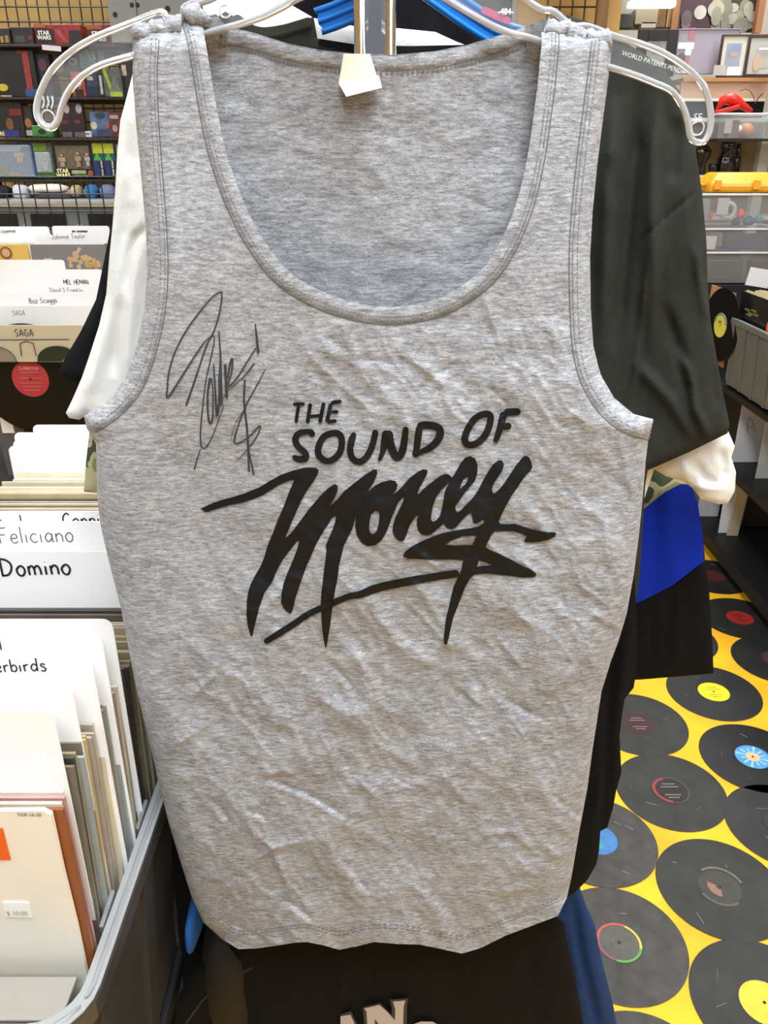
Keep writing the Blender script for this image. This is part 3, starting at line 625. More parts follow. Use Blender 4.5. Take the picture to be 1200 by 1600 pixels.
GL = mat('#fbfcff', .08, trans=.72, ior=1.46)
link('rim', hanger_arm_mesh([(loop, True)], S_H, .0021), GL, ch, smooth=True)
V, T = fill(smooth_line(loop, True, 3), 14); wb = MB(); pts = [W(a, b, S_H-.0004) for a, b in V]
wb.add(pts, T); wb.add([p+Vector((0, .0012, 0)) for p in pts], [t[::-1] for t in T])
link('web', wb, clearmat('#dfe4ea', .05, .07), ch, recalc=False)
for c in ((75,183,9),(352,18,7),(1090,200,9)):
    cc = W(c[0], c[1], S_H-.001); link('moulded_ring', MB().tube([cc+Vector((math.cos(t)*c[2]/2100, 0, math.sin(t)*c[2]/2100)) for t in np.linspace(0, 6.283, 17)[:-1]], .0006, 6, closed=True), GL, ch, smooth=True)
dirv = (W(1075, 122, S_H)-W(978, 92, S_H)).normalized(); LTM = clearmat('#ffffff', .2, .6)
lt = MB(); lettering(lt, 'WORLD PATENTS PEND', (W(1018, 97, S_H-.001)), dirv, dirv.cross(Vector((0,-1,0)))*-1, w=(W(1065,119,S_H)-W(975,84,S_H)).length, offset=0); link('moulded_lettering', lt, LTM, ch)
lt = MB(); lettering(lt, 'SE', W(1090, 183, S_H-.001), XR, ZU, w=.0055, offset=0); link('moulded_lettering', lt, LTM, ch)
for k in range(3): link('moulded_ridge', MB().tube([W(66+k*7, 170, S_H-.001), W(69+k*7, 160, S_H-.001), W(67+k*7, 150, S_H-.001)], .0006, 6), GL, ch, smooth=True)
hk = [W(585,-75,S_H)+Vector((0,0,z)) for z in (0,.03,.05)]
top = W(585,-75,S_H); hkp = [top+Vector((0,0,0)), top+Vector((0,0,.035)), top+Vector((.0,0,.06))]+[top+Vector((.022*math.sin(t), 0, .082-.022*math.cos(t))) for t in np.linspace(.3, 4.4, 12)]
link('hook', MB().tube(hkp, .0018, 8), mat('#c8c8cc', .15, metal=1), ch, smooth=True)
RAILZ = top.z+.082
# rack
rk = thing('clothes_rack', 'chrome upright and rail of the clothes rack behind the tank top', 'clothes rack', (-.006, .645, 0))
CHR = mat('#dcdde2', .08, metal=1)
px_ = W(586, 40, .645).x
link('upright', MB().box((px_, .645, 1.02), (.018, .009, 2.02)), CHR, rk, bevel=.005)
u2 = MB()
for dx in (-.0105, .0105): u2.bar((px_+dx, .644, .01), (px_+dx, .644, 2.03), .0042, 12)
link('edge_tube', u2, CHR, rk, smooth=True)
link('rail', MB().bar((px_, .40, RAILZ+.014), (px_, 1.15, RAILZ+.014), .0115, 14), CHR, rk, smooth=True)
fb = MB(); fb.box((px_, .645, .03), (.05, .7, .03)); fb.box((px_, .645, .03), (.5, .05, .03)); link('foot', fb, CHR, rk, bevel=.004)

# ================================================================== OTHER GARMENTS
def cloth(c, rough=.9, noise=.12): return mat(c, rough, noise=noise, nscale=60, bump=.15, bscale=500, sheen=.02, spec=.12)
def garment(name, label, cat, outline, S, m, creases_=(), holes=(), step=7, thick=.010, edge=30, amp=.004, seed=0, smooth_out=False, lean=0):
    out = smooth_line(outline, True, 3) if smooth_out else outline
    V, T = fill(out, step, holes); x, y = V[:, 0], V[:, 1]
    cl = list(map(tuple, out))+[tuple(out[0])]
    q = seg_dist(x, y, cl)[0]; t = np.clip(q/edge, 0, 1)
    half = thick/2*np.sqrt(np.clip(1-(1-t)**2, 0, 1))
    d = amp*(fbm(x/60+seed*9, y/190+seed*4, 3)-.5)*2*t
    for pl, am, wd in creases_:
        qq, sgn, pr = seg_dist(x, y, pl); tp = np.clip(np.minimum(pr, 1-pr)*5, 0, 1); d = d+am*.001*np.exp(-(qq/wd)**2)*tp
    base = S+lean*(y-y.min())/800
    A = Wn(x, y, base-half-d*np.minimum(t*2, 1)); Bk = Wn(x, y, base+half-d*np.minimum(t*2, 1)*.5+.0005)
    mb = MB(); mb.add(A.tolist(), T); mb.add(Bk.tolist(), [f[::-1] for f in T])
    b = A.mean(0); base_ = Vector((b[0], b[1], A[:, 2].min()))
    o = thing(name, label, cat, base_)
    link('body', mb, m, o, smooth=True, recalc=False)
    return o, (lambda X, Y: float(S))
def strip_on(parent, name, pts, S, w, m, lift=.006, n=3, thick=.0012):
    V, Fc = ribbon(pts, w, ds=5, na=3); A = Wn(V[:, 0], V[:, 1], S-lift)
    mb = MB(); mb.add(A.tolist(), Fc); return link(name, mb, m, parent, recalc=False)

charcoal = [(352,18),(395,42),(430,46),(460,36),(490,26),(496,60),(560,70),(640,72),(720,70),(790,66),(830,50),(858,28),(887,24),(925,36),(960,56),(1000,80),(1035,104),(1060,140),(1078,192),(1088,240),(1097,300),(1104,380),(1106,450),(1110,500),(1120,560),(1131,620),(1140,662),(1137,677),(1080,705),(1012,735),(1008,760),(1000,900),(985,1000),(900,1200),(860,1340),(500,1340),(330,1250),(260,900),(230,620),(240,300),(250,90)]
cg, _ = garment('charcoal_t_shirt', 'faded charcoal t-shirt with its wide sleeve right of the tank top', 't-shirt', charcoal, .692, cloth('#2d2e2a'),
 [([(965,150),(950,300),(945,420),(940,560)],9,12),([(1035,120),(1020,250),(1018,330),(1022,430),(1010,520)],7,11),([(1000,130),(985,300),(975,420),(960,560)],-9,13),([(1060,180),(1050,290)],-4,10),([(1097,292),(1050,330),(1005,372),(975,430)],-3.5,2.5),([(1088,380),(1090,420),(1098,470),(1102,500)],6,5),([(1058,540),(1078,590),(1086,640),(1110,690)],8,6),([(1035,470),(1066,560),(1080,640)],-6,9),([(985,560),(1050,630),(1085,690)],5,9),([(1012,400),(1000,520),(985,640)],5,4),([(1010,470),(1000,560),(990,660)],-3,8),([(1115,560),(1125,640)],-4,7)], seed=2, step=6, thick=.010, amp=.006)
strip_on(cg, 'neck_rib', [(497,66),(560,76),(640,78),(720,76),(795,70)], .692, 12, cloth('#1e1f1d'), lift=.0075)
strip_on(cg, 'neck_rib', [(365,26),(400,48),(440,46),(488,32)], .692, 14, cloth('#33352d'), lift=.0075)
white = [(330,5),(380,-20),(430,-40),(450,5),(490,28),(560,42),(620,44),(680,50),(715,66),(760,82),(810,86),(860,95),(950,130),(1040,320),(1100,600),(1137,672),(1148,697),(1143,715),(1150,738),(1148,768),(1137,786),(1125,788),(1095,780),(1084,764),(1068,752),(1040,744),(1022,733),(1000,800),(700,1100),(300,1100),(240,700),(200,660),(150,665),(135,648),(124,656),(108,653),(103,645),(115,620),(128,590),(141,552),(155,508),(166,460),(171,400),(176,350),(180,300),(183,240),(188,188),(197,155),(208,112),(240,60),(290,20)]
wg, _ = garment('white_t_shirt', 'white long t-shirt showing at both sides of the tank top', 't-shirt', white, .716, cloth('#dcdcda', .9, .03),
 [([(200,180),(205,280),(196,330),(185,420)],-4,10),([(232,352),(212,372),(203,400),(195,470)],-5,7),([(190,460),(182,520),(176,590)],-4,7),([(208,250),(204,330)],3,8),([(165,480),(150,560),(135,620)],3,10),([(215,380),(205,500),(195,600)],3.5,8),([(1060,735),(1080,760),(1140,765)],4,4),([(1085,720),(1100,745),(1120,760)],-5,6),([(1125,700),(1135,730),(1130,750)],-4,6),([(1065,720),(1078,748)],3,5)], seed=4, step=6, thick=.012, amp=.004)
black = [(300,60),(380,20),(470,-30),(560,-70),(640,-60),(700,-10),(760,60),(900,120),(985,300),(990,600),(960,1000),(700,1200),(360,1200),(260,1000),(215,760),(180,690),(140,640),(128,592),(120,599),(92,583),(100,562),(126,518),(150,468),(164,400),(178,328),(187,250),(205,160),(240,100)]
garment('black_t_shirt', 'black t-shirt whose sleeve pokes out left of the white t-shirt', 't-shirt', black, .745, cloth('#121316', .9, .2),
 [([(178,380),(165,450),(140,540)],3,8),([(190,400),(175,500),(150,580)],-3,7)], seed=6, step=8, thick=.012)
def camo(name='camouflage_cloth'):
    m = bpy.data.materials.new(name); m.use_nodes = True; nt = m.node_tree; b = nt.nodes['Principled BSDF']; L = nt.links.new
    tc = nt.nodes.new('ShaderNodeTexCoord'); n = nt.nodes.new('ShaderNodeTexNoise'); n.inputs['Scale'].default_value = 34; n.inputs['Detail'].default_value = 1.5
    r = nt.nodes.new('ShaderNodeValToRGB'); r.color_ramp.interpolation = 'CONSTANT'; el = r.color_ramp.elements
    el[0].position = 0; el[0].color = lin('#3b4630'); el[1].position = .44; el[1].color = lin('#a9a37c'); e = el.new(.55); e.color = lin('#7c7f5c'); e = el.new(.64); e.color = lin('#2d3526')
    L(tc.outputs['Object'], n.inputs['Vector']); L(n.outputs[0], r.inputs[0]); L(r.outputs[0], b.inputs['Base Color']); b.inputs['Roughness'].default_value = .9
    return m
cam_out = [(142,655),(165,640),(400,400),(800,400),(1000,640),(1062,700),(1085,752),(1075,790),(1020,800),(960,830),(300,900),(160,775),(150,770),(131,768),(134,725),(138,690)]
garment('camouflage_shirt', 'green camouflage shirt peeking out behind the white t-shirt', 'shirt', cam_out, .845, camo(), [([(1040,740),(1030,790)],3,8)], seed=8, step=9, thick=.012)
gs = [(700,500),(1010,620),(1020,735),(1012,790),(1000,830),(992,900),(700,900)]
blueblk = [(760,800),(985,850),(1000,815),(1013,791),(1040,768),(1064,756),(1080,757),(1090,785),(1098,835),(1102,878),(1108,920),(1113,1000),(1115,1052),(1060,1057),(1000,1062),(700,1070),(700,820)]
bg, _ = garment('sports_shirt', 'royal blue and black shirt hanging above the record floor', 'shirt', blueblk, .785, cloth('#090a0d', .8, .2), [([(1060,930),(1055,1040)],2.5,8),([(1020,950),(1015,1050)],-2,8)], seed=3, step=8, thick=.010, amp=.003)
bl = [(1064,756),(1080,757),(1090,785),(1098,835),(1101,876),(1050,915),(997,942),(960,960),(960,830),(1000,800),(1040,768)]
V, T = fill(bl, 7); x, y = V[:, 0], V[:, 1]
d = .0035*np.exp(-((x-1050-(y-860)*.1)/16)**2)-.003*np.exp(-((x-1022)/14)**2)
tag(link('blue_panel', MB().add(Wn(x, y, .7785-.0005-d*.6).tolist(), T), cloth('#08289a', .75, .06), bg, smooth=True, recalc=False), label='royal blue panel of the shirt')
longb = [(600,700),(960,760),(990,880),(994,947),(996,1000),(994,1052),(990,1075),(976,1092),(973,1110),(968,1150),(971,1207),(963,1235),(958,1262),(949,1293),(938,1299),(936,1330),(932,1350),(918,1375),(904,1389),(870,1415),(600,1415),(600,1640),(292,1640),(286,1530),(276,1420),(262,1300),(270,1150),(300,1000),(400,700)]
garment('long_black_shirt', 'long black shirt hanging just behind the tank top down to its hem', 'shirt', longb, .668, cloth('#0c0c0d', .85, .2), [([(965,900),(952,1100),(945,1250),(925,1330)],-4,7),([(985,960),(968,1080),(962,1200)],3,6),([(940,1200),(925,1350)],3,7)], seed=5, step=8, thick=.006, amp=.002)
navy = [(780,1300),(895,1358),(906,1387),(918,1420),(930,1447),(939,1495),(948,1530),(957,1565),(966,1610),(968,1720),(800,1720),(780,1500)]
ng, _ = garment('navy_garment', 'navy blue garment hanging low beside the record floor', 'shirt', navy, .70, cloth('#203a66', .85, .1), [([(893,1390),(905,1480),(925,1560),(935,1610)],-7,6),([(878,1440),(895,1560)],-5,8)], seed=7, step=6, thick=.02, amp=.003)
lowb = [(258,1640),(262,1600),(276,1560),(304,1515),(345,1482),(400,1440),(480,1400),(700,1400),(850,1420),(880,1440),(893,1500),(905,1560),(915,1620),(920,1760),(700,1800),(420,1800),(270,1760)]
lg, _ = garment('black_printed_t_shirt', 'black t-shirt with white block letters below the tank top hem', 't-shirt', lowb, .624, cloth('#07080a', .85, .25), [([(530,1500),(530,1640)],3,4),([(330,1530),(400,1480)],2,6),([(820,1480),(850,1600)],-3,8)], seed=9, step=8, thick=.012, amp=.003)
strip_on(lg, 'sleeve_seam', [(290,1600),(320,1560),(350,1535),(395,1512)], .624, 4, cloth('#2a2e33'), lift=.0085)
Zl = lambda p: crop(p, 500, 1500, 5)
prn = MB(); prs = MB()
def flatpoly(mb, poly, S):
    V, T = fill(poly, 8); mb.add(Wn(V[:, 0], V[:, 1], np.full(len(V), S)).tolist(), T)
flatpoly(prn, Zl([(160,440),(238,428),(285,530),(330,700),(280,700),(262,640),(205,640),(190,700),(160,700)]), .6125)
flatpoly(prn, Zl([(345,378),(400,366),(462,350),(520,400),(585,470),(588,385),(570,325),(668,316),(655,360),(650,450),(650,700),(600,700),(500,560),(430,460),(425,560),(425,700),(370,700),(368,480),(362,400)]), .6125)
flatpoly(prn, Zl([(735,500),(790,480),(880,482),(930,510),(960,600),(940,700),(730,700),(720,600)]), .6125)
flatpoly(prs, Zl([(160,425),(160,425.5),(242,400),(300,520),(345,700),(340,700),(345,480),(335,395),(335,370),(470,335),(560,430),(560,370),(545,310),(690,300),(680,360),(675,700),(160,700)]), .613)
tag(link('printed_letters', prn, mat('#b4aeae', .7), lg, recalc=False), label='white printed capital letters'); link('letter_outline', prs, mat('#2e3238', .7), lg, recalc=False)
bh = thing('blue_hanger', 'bright blue plastic hanger behind the neck of the tank top', 'hanger', W(585, 30, .675))
bb = MB()
P = smooth_line([(497,34),(530,22),(570,2),(590,-30),(600,-60),(640,-40),(690,-6),(730,22),(775,50),(812,62),(850,74)], False, 5)
V, Fc = ribbon(P.tolist(), 38, ds=6, na=5, sm=False); A = Wn(V[:, 0], V[:, 1], np.full(len(V), .667)); bb.add(A.tolist(), Fc); bb.add((A+[0, .005, 0]).tolist(), [f[::-1] for f in Fc])
for o_ in (-17, 0, 17):
    Q = P+np.stack([-np.gradient(P[:, 1]), np.gradient(P[:, 0])], 1)/np.hypot(np.gradient(P[:, 0]), np.gradient(P[:, 1]))[:, None]*o_
    bb.tube([W(a, b, .668) for a, b in Q], .0022, 8, flat=1.3)
link('arm', bb, mat('#0f6fc8', .3, coat=.3), bh, smooth=True)
lt = MB(); lettering(lt, '-484-', W(790, 18, .6625), XR, ZU, w=.011, offset=.03); link('size_marks', lt, mat('#e8eef8', .5), bh)
V, Fc = ribbon([(752,14),(775,24),(798,34)], 12, na=3); link('red_mark', MB().add(Wn(V[:, 0], V[:, 1], np.full(len(V), .6635)).tolist(), Fc), mat('#b0406c', .5), bh, recalc=False)
hp = [W(592, -50, .67)+Vector((0, 0, z)) for z in (0, .03, .05)]+[W(592, -50, .67)+Vector((.022*math.sin(t), 0, .075-.022*math.cos(t))) for t in np.linspace(.3, 4.4, 10)]
link('hook', MB().tube(hp, .0018, 8), CHR, bh, smooth=True)

# ================================================================== RECORD CRATES (left)
def rrect(x0, x1, y0, y1, r, n=6):
    pts = []
    for cx, cy, a0 in ((x1-r, y1-r, 0), (x0+r, y1-r, 90), (x0+r, y0+r, 180), (x1-r, y0+r, 270)):
        for i in range(n+1):
            a = math.radians(a0+90*i/n); pts.append((cx+r*math.cos(a), cy+r*math.sin(a)))
    return pts
def crate(label, x0, x1, y0, y1, z0, z1, col='#6f7173', group=None, ribs=4, inner=None):
    t = thing('plastic_crate', label, 'crate', ((x0+x1)/2, (y0+y1)/2, z0), group)
    m = mat(col, .42, noise=.08, nscale=14)
    prof = [(.022, .012, .02), (.0145, z1-z0-.012, .02), (.014, z1-z0-.001, .03), (.002, z1-z0-.001, .045), (0, z1-z0-.005, .046), (0, z1-z0-.022, .046), (.0055, z1-z0-.024, .04), (.026, 0, .03)]
    b = MB(); n = 28
    for ins, z, r in prof: b.v += [(px, py, z0+z) for px, py in rrect(x0+ins, x1-ins, y0+ins, y1-ins, max(.012, r-ins))]
    N = len(rrect(0, 1, 0, 1, .1))
    for i in range(len(prof)-1):
        for k in range(N): b.f.append((i*N+k, i*N+(k+1) % N, (i+1)*N+(k+1) % N, (i+1)*N+k))
    b.f.append(tuple(range(N))); b.f.append(tuple(range((len(prof)-1)*N, len(prof)*N))[::-1])
    link('shell', b, m, t, smooth=False)
    hgt = z1-z0-.03
    def slant(cx_, cy_, w1, w2, ax, sg_):
        b_ = MB(); t0_, t1_ = .0025, .0225   # the wall leans in towards the base
        for zz, ins in ((z0, t1_), (z1-.024, t0_)):
            for da in (-1, 1):
                for db in (-1, 1):
                    a_ = (w1 if zz > z0 else w2)*da; d_ = ins+(.006 if db > 0 else -.001)
                    b_.v.append((cx_-sg_*d_, cy_+a_, zz) if ax == 'x' else (cx_+a_, cy_-sg_*d_, zz))
        b_.f = [(0, 1, 3, 2), (4, 6, 7, 5), (0, 4, 5, 1), (2, 3, 7, 6), (0, 2, 6, 4), (1, 5, 7, 3)]
        link('rib', b_, m, t)
    for k in range(ribs):
        yy = y0+.06+(y1-y0-.12)*k/(ribs-1)
        slant(x1, yy, .016, .012, 'x', 1); slant(x0, yy, .016, .012, 'x', -1)
    for k in range(2):
        xx = x0+.09+(x1-x0-.18)*k; slant(xx, y0, .016, .012, 'y', -1); slant(xx, y1, .016, .012, 'y', 1)
    fl = MB(); o_ = rrect(x0+.0005, x1-.0005, y0+.0005, y1-.0005, .045); i_ = rrect(x0+.0135, x1-.0135, y0+.0135, y1-.0135, .034); N_ = len(o_)
    for zz in (z1-.0008, z1+.0006): fl.v += [(a, b_, zz) for a, b_ in o_]+[(a, b_, zz) for a, b_ in i_]
    for k in range(N_):
        k2 = (k+1) % N_; fl.f += [(2*N_+k, 2*N_+k2, 3*N_+k2, 3*N_+k), (k, k2, 2*N_+k2, 2*N_+k), (N_+k, N_+k2, 3*N_+k2, 3*N_+k)]
    link('rim_flange', fl, mat('#96989a', .4), t)  # rim top toned paler than the walls, painting in light from above
    lip = MB(); lip.tube([(a, b_, z1-.001) for a, b_ in rrect(x0+.006, x1-.006, y0+.006, y1-.006, .04)], .0032, 6, closed=True)
    link('rim_bead', lip, mat('#8c8e90', .35), t, smooth=True)
    return t
TABZ = .76; RIM = 1.035
CX0, CX1 = -.600, -.226
c0 = crate('grey plastic crate of records nearest the camera', CX0, CX1, .385, .865, TABZ, RIM, '#38393c')
link('front_ledge', MB().box(((CX0+CX1)/2, .421, RIM-.004), (CX1-CX0-.045, .036, .004)), mat('#8f8b84', .5), c0, bevel=.001)
for k in range(3): link('inner_clip', MB().box((CX1-.017, .50+.11*k, RIM-.002), (.004, .035, .010), Matrix.Rotation(.12, 3, 'X')), mat('#7c7e80', .4), c0, bevel=.001)
crate('grey plastic crate of records behind the nearest one', CX0, CX1, .875, 1.30, TABZ, RIM, '#38393c')
crate('grey record crate left of the second crate', -1.0, -.615, .70, 1.30, TABZ, RIM, '#5e6062')
crate('grey record crate with the loose vinyl record at its front', -1.14, -.72, 2.19, 2.75, TABZ, RIM, '#5c5e60')
crate('grey record crate farthest from the camera', -1.60, -.92, 2.95, 3.45, TABZ, RIM, '#5c5e60')
def table(label, x0, x1, y0, y1, z, col, cat='table'):
    t = thing('display_table', label, cat, ((x0+x1)/2, (y0+y1)/2, 0))
    m = mat(col, .6, noise=.1)
    link('tabletop', MB().box(((x0+x1)/2, (y0+y1)/2, z-.0135), (x1-x0, y1-y0, .025)), m, t, bevel=.003)
    for sx in (x0+.03, x1-.03):
        for sy in (y0+.03, y1-.03): link('leg', MB().box((sx, sy, (z-.026)/2), (.04, .04, z-.026)), m, t)
    link('apron', MB().box(((x0+x1)/2, (y0+y1)/2, z-.06), (x1-x0-.08, y1-y0-.08, .06)), m, t)
    return t
table('black table under the two near crates', -1.05, -.243, .30, 1.36, TABZ, '#131415')
table('black table under the crates further back', -1.9, -.62, 2.0, 3.5, TABZ, '#1a1a1b')
# records standing in the crates: one mesh per shade, each sleeve its own object
pal = ['#cfc3a6', '#b9a884', '#8f8468', '#a59c8c', '#d8d2c4', '#746c5c', '#5a5248', '#c9a86a', '#3f3b38', '#b5a0a0', '#9aa09a', '#e4ddc8', '#4c2c22']
SL = .313
def sleeve_mesh(c):
    b = MB().box((0, 0, SL/2), (SL, .003, SL)); me = bpy.data.meshes.new('record_sleeve'); me.from_pydata(b.v, [], b.f); me.materials.append(mat(c, .45, noise=.12, nscale=30, coat=.25)); return me
SM = [sleeve_mesh(c) for c in pal]
CN = ['light tan', 'tan', 'olive brown', 'grey beige', 'off-white', 'dull brown', 'dark brown', 'yellow tan', 'black', 'dusty pink', 'grey green', 'cream', 'red brown']
def rec(x, y, ztop, lean, label, group, k=None, yaw=0):
    o = bpy.data.objects.new('record_sleeve', SM[random.randrange(len(SM)) if k is None else k]); COL.objects.link(o)
    o.location = (x, y, ztop-SL*math.cos(lean)); o.rotation_euler = (-lean, 0, yaw)
    return tag(o, label, 'record', group)
cx = CX1-.0215-SL/2
FL = TABZ+.014
def row(y0, y1, n, x, z, label, group, lean=.10, jx=.0025, jz=.006, k=None):
    for i in range(n):
        y = y0+(y1-y0)*i/max(1, n-1)
        kk = random.choice(k) if isinstance(k, (list, tuple)) else (random.randrange(len(SM)) if k is None else k)
        rec(x+random.uniform(-jx, jx), y+random.uniform(-.0004, .0004), z+random.uniform(-jz, jz), lean, CN[kk]+' sleeve edge, '+ordinal(i+1)+' from the front of '+label, group, kk, random.uniform(-.004, .004))
ZT = 1.195
row(.482, .735, 42, cx, ZT, 'the loose sleeves in the nearest crate', 'sleeves in the nearest crate', lean=.05, k=[1, 2, 3, 5, 6, 10, 3, 2, 8, 0, 7])
row(.93, 1.13, 26, cx-.002, ZT+.003, 'the second crate by the white t-shirt', 'sleeves in the second crate', lean=.03)
row(.76, 1.2, 30, -.615-.016-SL/2-.02, 1.17, 'the crate at the left edge', 'sleeves in the left crate', lean=.05)
row(2.26, 2.68, 34, -.93, 1.20, 'the crate behind the loose vinyl', 'sleeves in the third crate', lean=.03)
# front cover of the nearest crate
fcov = thing('record_cover', 'cream record cover with an orange block and a white price tag', 'record', (cx, .452, ZT-SL))
def tilt_box(c, d, lean): return MB().box(c, d, Matrix.Rotation(-lean, 3, 'X'))
yf = .452; cpoly = [(cx-SL/2, yf, ZT-SL-.003), (cx+SL/2+.0005, yf, ZT-SL-.003), (cx+SL/2, yf, ZT-.2), (cx+SL/2+.0005, yf, ZT-.12), (cx+SL/2-.0006, yf, ZT-.06), (cx+SL/2-.0003, yf, ZT-.003), (cx+SL/2-.006, yf, ZT+.001), (cx, yf, ZT-.002), (cx-SL/2, yf, ZT)]
link('cover', MB().prism(cpoly, (0, .004, 0)), mat('#e6e0d2', .6, noise=.03, nscale=14), fcov)
pr = MB(); pr.box((W(-30, 1320, yf).x, yf-.0006, W(0, 1318, yf).z), (.0405, .0008, .032)); tag(link('orange_block', pr, mat('#e2601c', .5), fcov), label='orange printed block')
q = MB(); lettering(q, 'TOP-16-20', W(46, 1272, yf), XR, ZU, w=.0178, offset=.01); link('catalogue_print', q, mat('#2a2622', .6), fcov)
tc_ = W(28, 1420, yf); link('price_tag', MB().box((tc_.x, yf-.0007, tc_.z), (.0205, .001, .0165), Matrix.Rotation(.03, 3, 'Y')), mat('#eeeeea', .5), fcov)
q = MB(); lettering(q, '$ 10.00', W(27, 1427, yf-.0014), XR, ZU, w=.0165, h=.0052, offset=.0, off=.0004); link('price_print', q, mat('#8e8a8a', .6), fcov)
for k, (dy, c, dx) in enumerate(((.008, '#8a4c24', .006), (.013, '#d8cdb8', .003), (.018, '#b98a86', .004), (.023, '#e6dfcf', .001))):
    o = bpy.data.objects.new('record_sleeve', sleeve_mesh(c)); COL.objects.link(o); o.location = (cx+dx, .452+dy-.0005, ZT-SL+.001*k-.004); tag(o, ['brown sleeve edge right behind the cream cover', 'off-white sleeve second behind the cream cover', 'dusty pink sleeve behind the cream cover', 'ivory sleeve just in front of the first blank divider'][k], 'record')
# divider cards
def card(label, px_corner, py_top, S, words=None, hgt=.36, width=.322, right_x=None, col='#f4f4f6', tx=None, group=None, r=.009):
    p = W(px_corner, py_top, S); x1 = p.x if right_x is None else right_x; x1 = min(x1, -.2425) if S < 1.3 and x1 > -.5 else x1; x0 = x1-width; zt = p.z
    t = thing('divider_card', label, 'divider card', ((x0+x1)/2, S, zt-hgt), group)
    pts = [(x0, S, zt-hgt), (x1, S, zt-hgt)]
    for cx_, a0 in ((x1-r, 0), (x0+r, 90)):
        pts += [(cx_+r*math.cos(math.radians(a0+18*i)), S, zt-r+r*math.sin(math.radians(a0+18*i))) for i in range(6)]
    link('card', MB().prism(pts, (0, .0011, 0)), mat(col, .45), t)
    if words:
        b = MB()
        for (txt, px, py, size, lw) in words: handwriting(b, txt, W(px, py, S), (1, 0, .035 if size > .012 else 0), (0, 0, 1), size, lw)
        link('handwriting', b, mat('#1d1c20' if words[0][4] > .0012 else '#5a5052', .6), t)
    return t
hc = .33
card('blank white rounded divider card farthest back in the front group', 188, 968, .612, None, hc)
card('white divider card with handwriting ending in ll', 158, 991, .585, [('all', -24, 1016, .0155, .0013)], hc)
card('white divider card with handwriting ending in erbirds', 148, 1028, .556, [('erbirds', -6, 1050, .0125, .0013)], hc)
card('blank white divider card fourth from the front', 110, 1064, .523, None, hc)
card('blank white divider card at the front of the nearest crate', 82, 1110, .488, None, hc)
card('white divider card with thick black handwriting Domino', 182, 862, .752, [('Domino', 2, 900, .0205, .0024)], hc, right_x=CX1-.014)
card('white divider card with thin grey handwriting Feliciano', 170, 815, .822, [('e Feliciano', -27, 850, .0195, .0012)], hc, right_x=CX1-.014)
card('white divider card whose writing is almost covered', 165, 799, .850, [('e', -3, 822, .014, .0016), ('il', 28, 822, .014, .0016), ('Conni', 100, 822, .0165, .0018)], hc, right_x=CX1-.014)
for k, (pc, py, S_) in enumerate(((50, 664, 1.235), (21, 676, 1.215), (19, 688, 1.195), (12, 697, 1.175))):
    x0 = W(pc, py, S_).x
    card(['blank white card at the back of the second crate', 'blank white card second from the back of the second crate', 'blank white card third from the back of the second crate', 'large blank white card before the other three blank ones'][k], 0, py, S_, None, hc, right_x=x0+.322 if x0+.322 < CX1-.012 else CX1-.012)

# loose vinyl record + black sleeve, sunglasses cover, cards of the third crate
def standing_record(name_label, c, r, face, labelcol, words=None, extra=None):
    """vinyl disc whose face looks along -face"""
    t = thing('vinyl_record', name_label, 'record', Vector(c)-Vector((0, 0, r)))
    R = Vector((0, 0, 1)).rotation_difference(Vector(face)).to_matrix()
    link('disc', MB().lathe(c, [(r, -.001), (r, .0006), (r-.002, .0012), (.056, .0012), (.055, .0008)], 72, R), mat('#0b0b0c', .34, spec=.3), t)
    link('paper_label', MB().lathe(c, [(.0505, .0), (.0505, .0016)], 40, R), mat(labelcol, .5, noise=.08, nscale=30), t)
    link('spindle_hole', MB().lathe(c, [(.0036, .001), (.0036, .0022)], 12, R), mat('#1a1010', .6), t)
    return t, R
vc = W(48, 592, 2.160)
vt, _ = standing_record('black vinyl record with a red label propped on its sleeve', vc, .1515, (0, -1, 0), '#a8343a')
b = MB()
for dz, wd, tx_ in ((.022, .05, None), (-.008, .06, 0), (-.018, .05, 0), (-.028, .04, 0), (.006, .066, 0)): b.box((vc.x, vc.y-.0018, vc.z+dz-.003), (wd, .0004, .0014))
link('printed_lines', b, mat('#c4787a', .6), vt)
b = MB(); lettering(b, 'CURB/COR', (vc.x, vc.y-.0019, vc.z+.030), XR, ZU, w=.055, offset=.01); link('label_print', b, mat('#d89a98', .6), vt)
zs = W(48, 545, 2.172).z; s0 = W(48, 562, 2.172).x+.10
tag(link('black_sleeve', MB().box((s0+.01, 2.175, zs-.157), (.33, .006, .314)), mat('#0d0d0f', .4, spec=.3)), 'glossy black record sleeve behind the red labelled vinyl', 'record')
xs = W(42, 508, 2.145).x; zt = W(42, 508, 2.145).z
sg_ = thing('sunglasses_cover', 'cream album cover with large dark sunglasses behind the vinyl', 'record', (xs, 2.145, zt-.098))
link('cover', MB().box((xs, 2.145, zt-.049), (SL, .005, .098)), mat('#bfb79f', .5, noise=.05), sg_)
def flat_ell(mb, cx_, cz, rx, rz, y, n=28, d=.001): mb.prism([(cx_+rx*math.cos(a), y, cz+rz*math.sin(a)) for a in np.linspace(0, 2*math.pi, n+1)[:-1]], (0, d, 0))
for s, c in ((-1, '#8c8478'), (1, '#27301f')):
    p = W(42+s*50, 562, 2.141); b = MB(); b.prism([(p.x+.056*math.cos(a), 2.1405, max(p.z-.004+.040*math.sin(a), zt-.0975)) for a in np.linspace(0, 6.283, 33)[:-1]], (0, .001, 0)); link('lens', b, mat(c, .3), sg_)
    fr = MB(); fr.tube([(p.x+.057*math.cos(a), 2.14, max(p.z-.004+.041*math.sin(a), zt-.0975)) for a in np.linspace(0, 6.283, 33)[:-1]], .0013, 6, closed=True); link('lens_frame', fr, mat('#4a453a', .4), sg_)
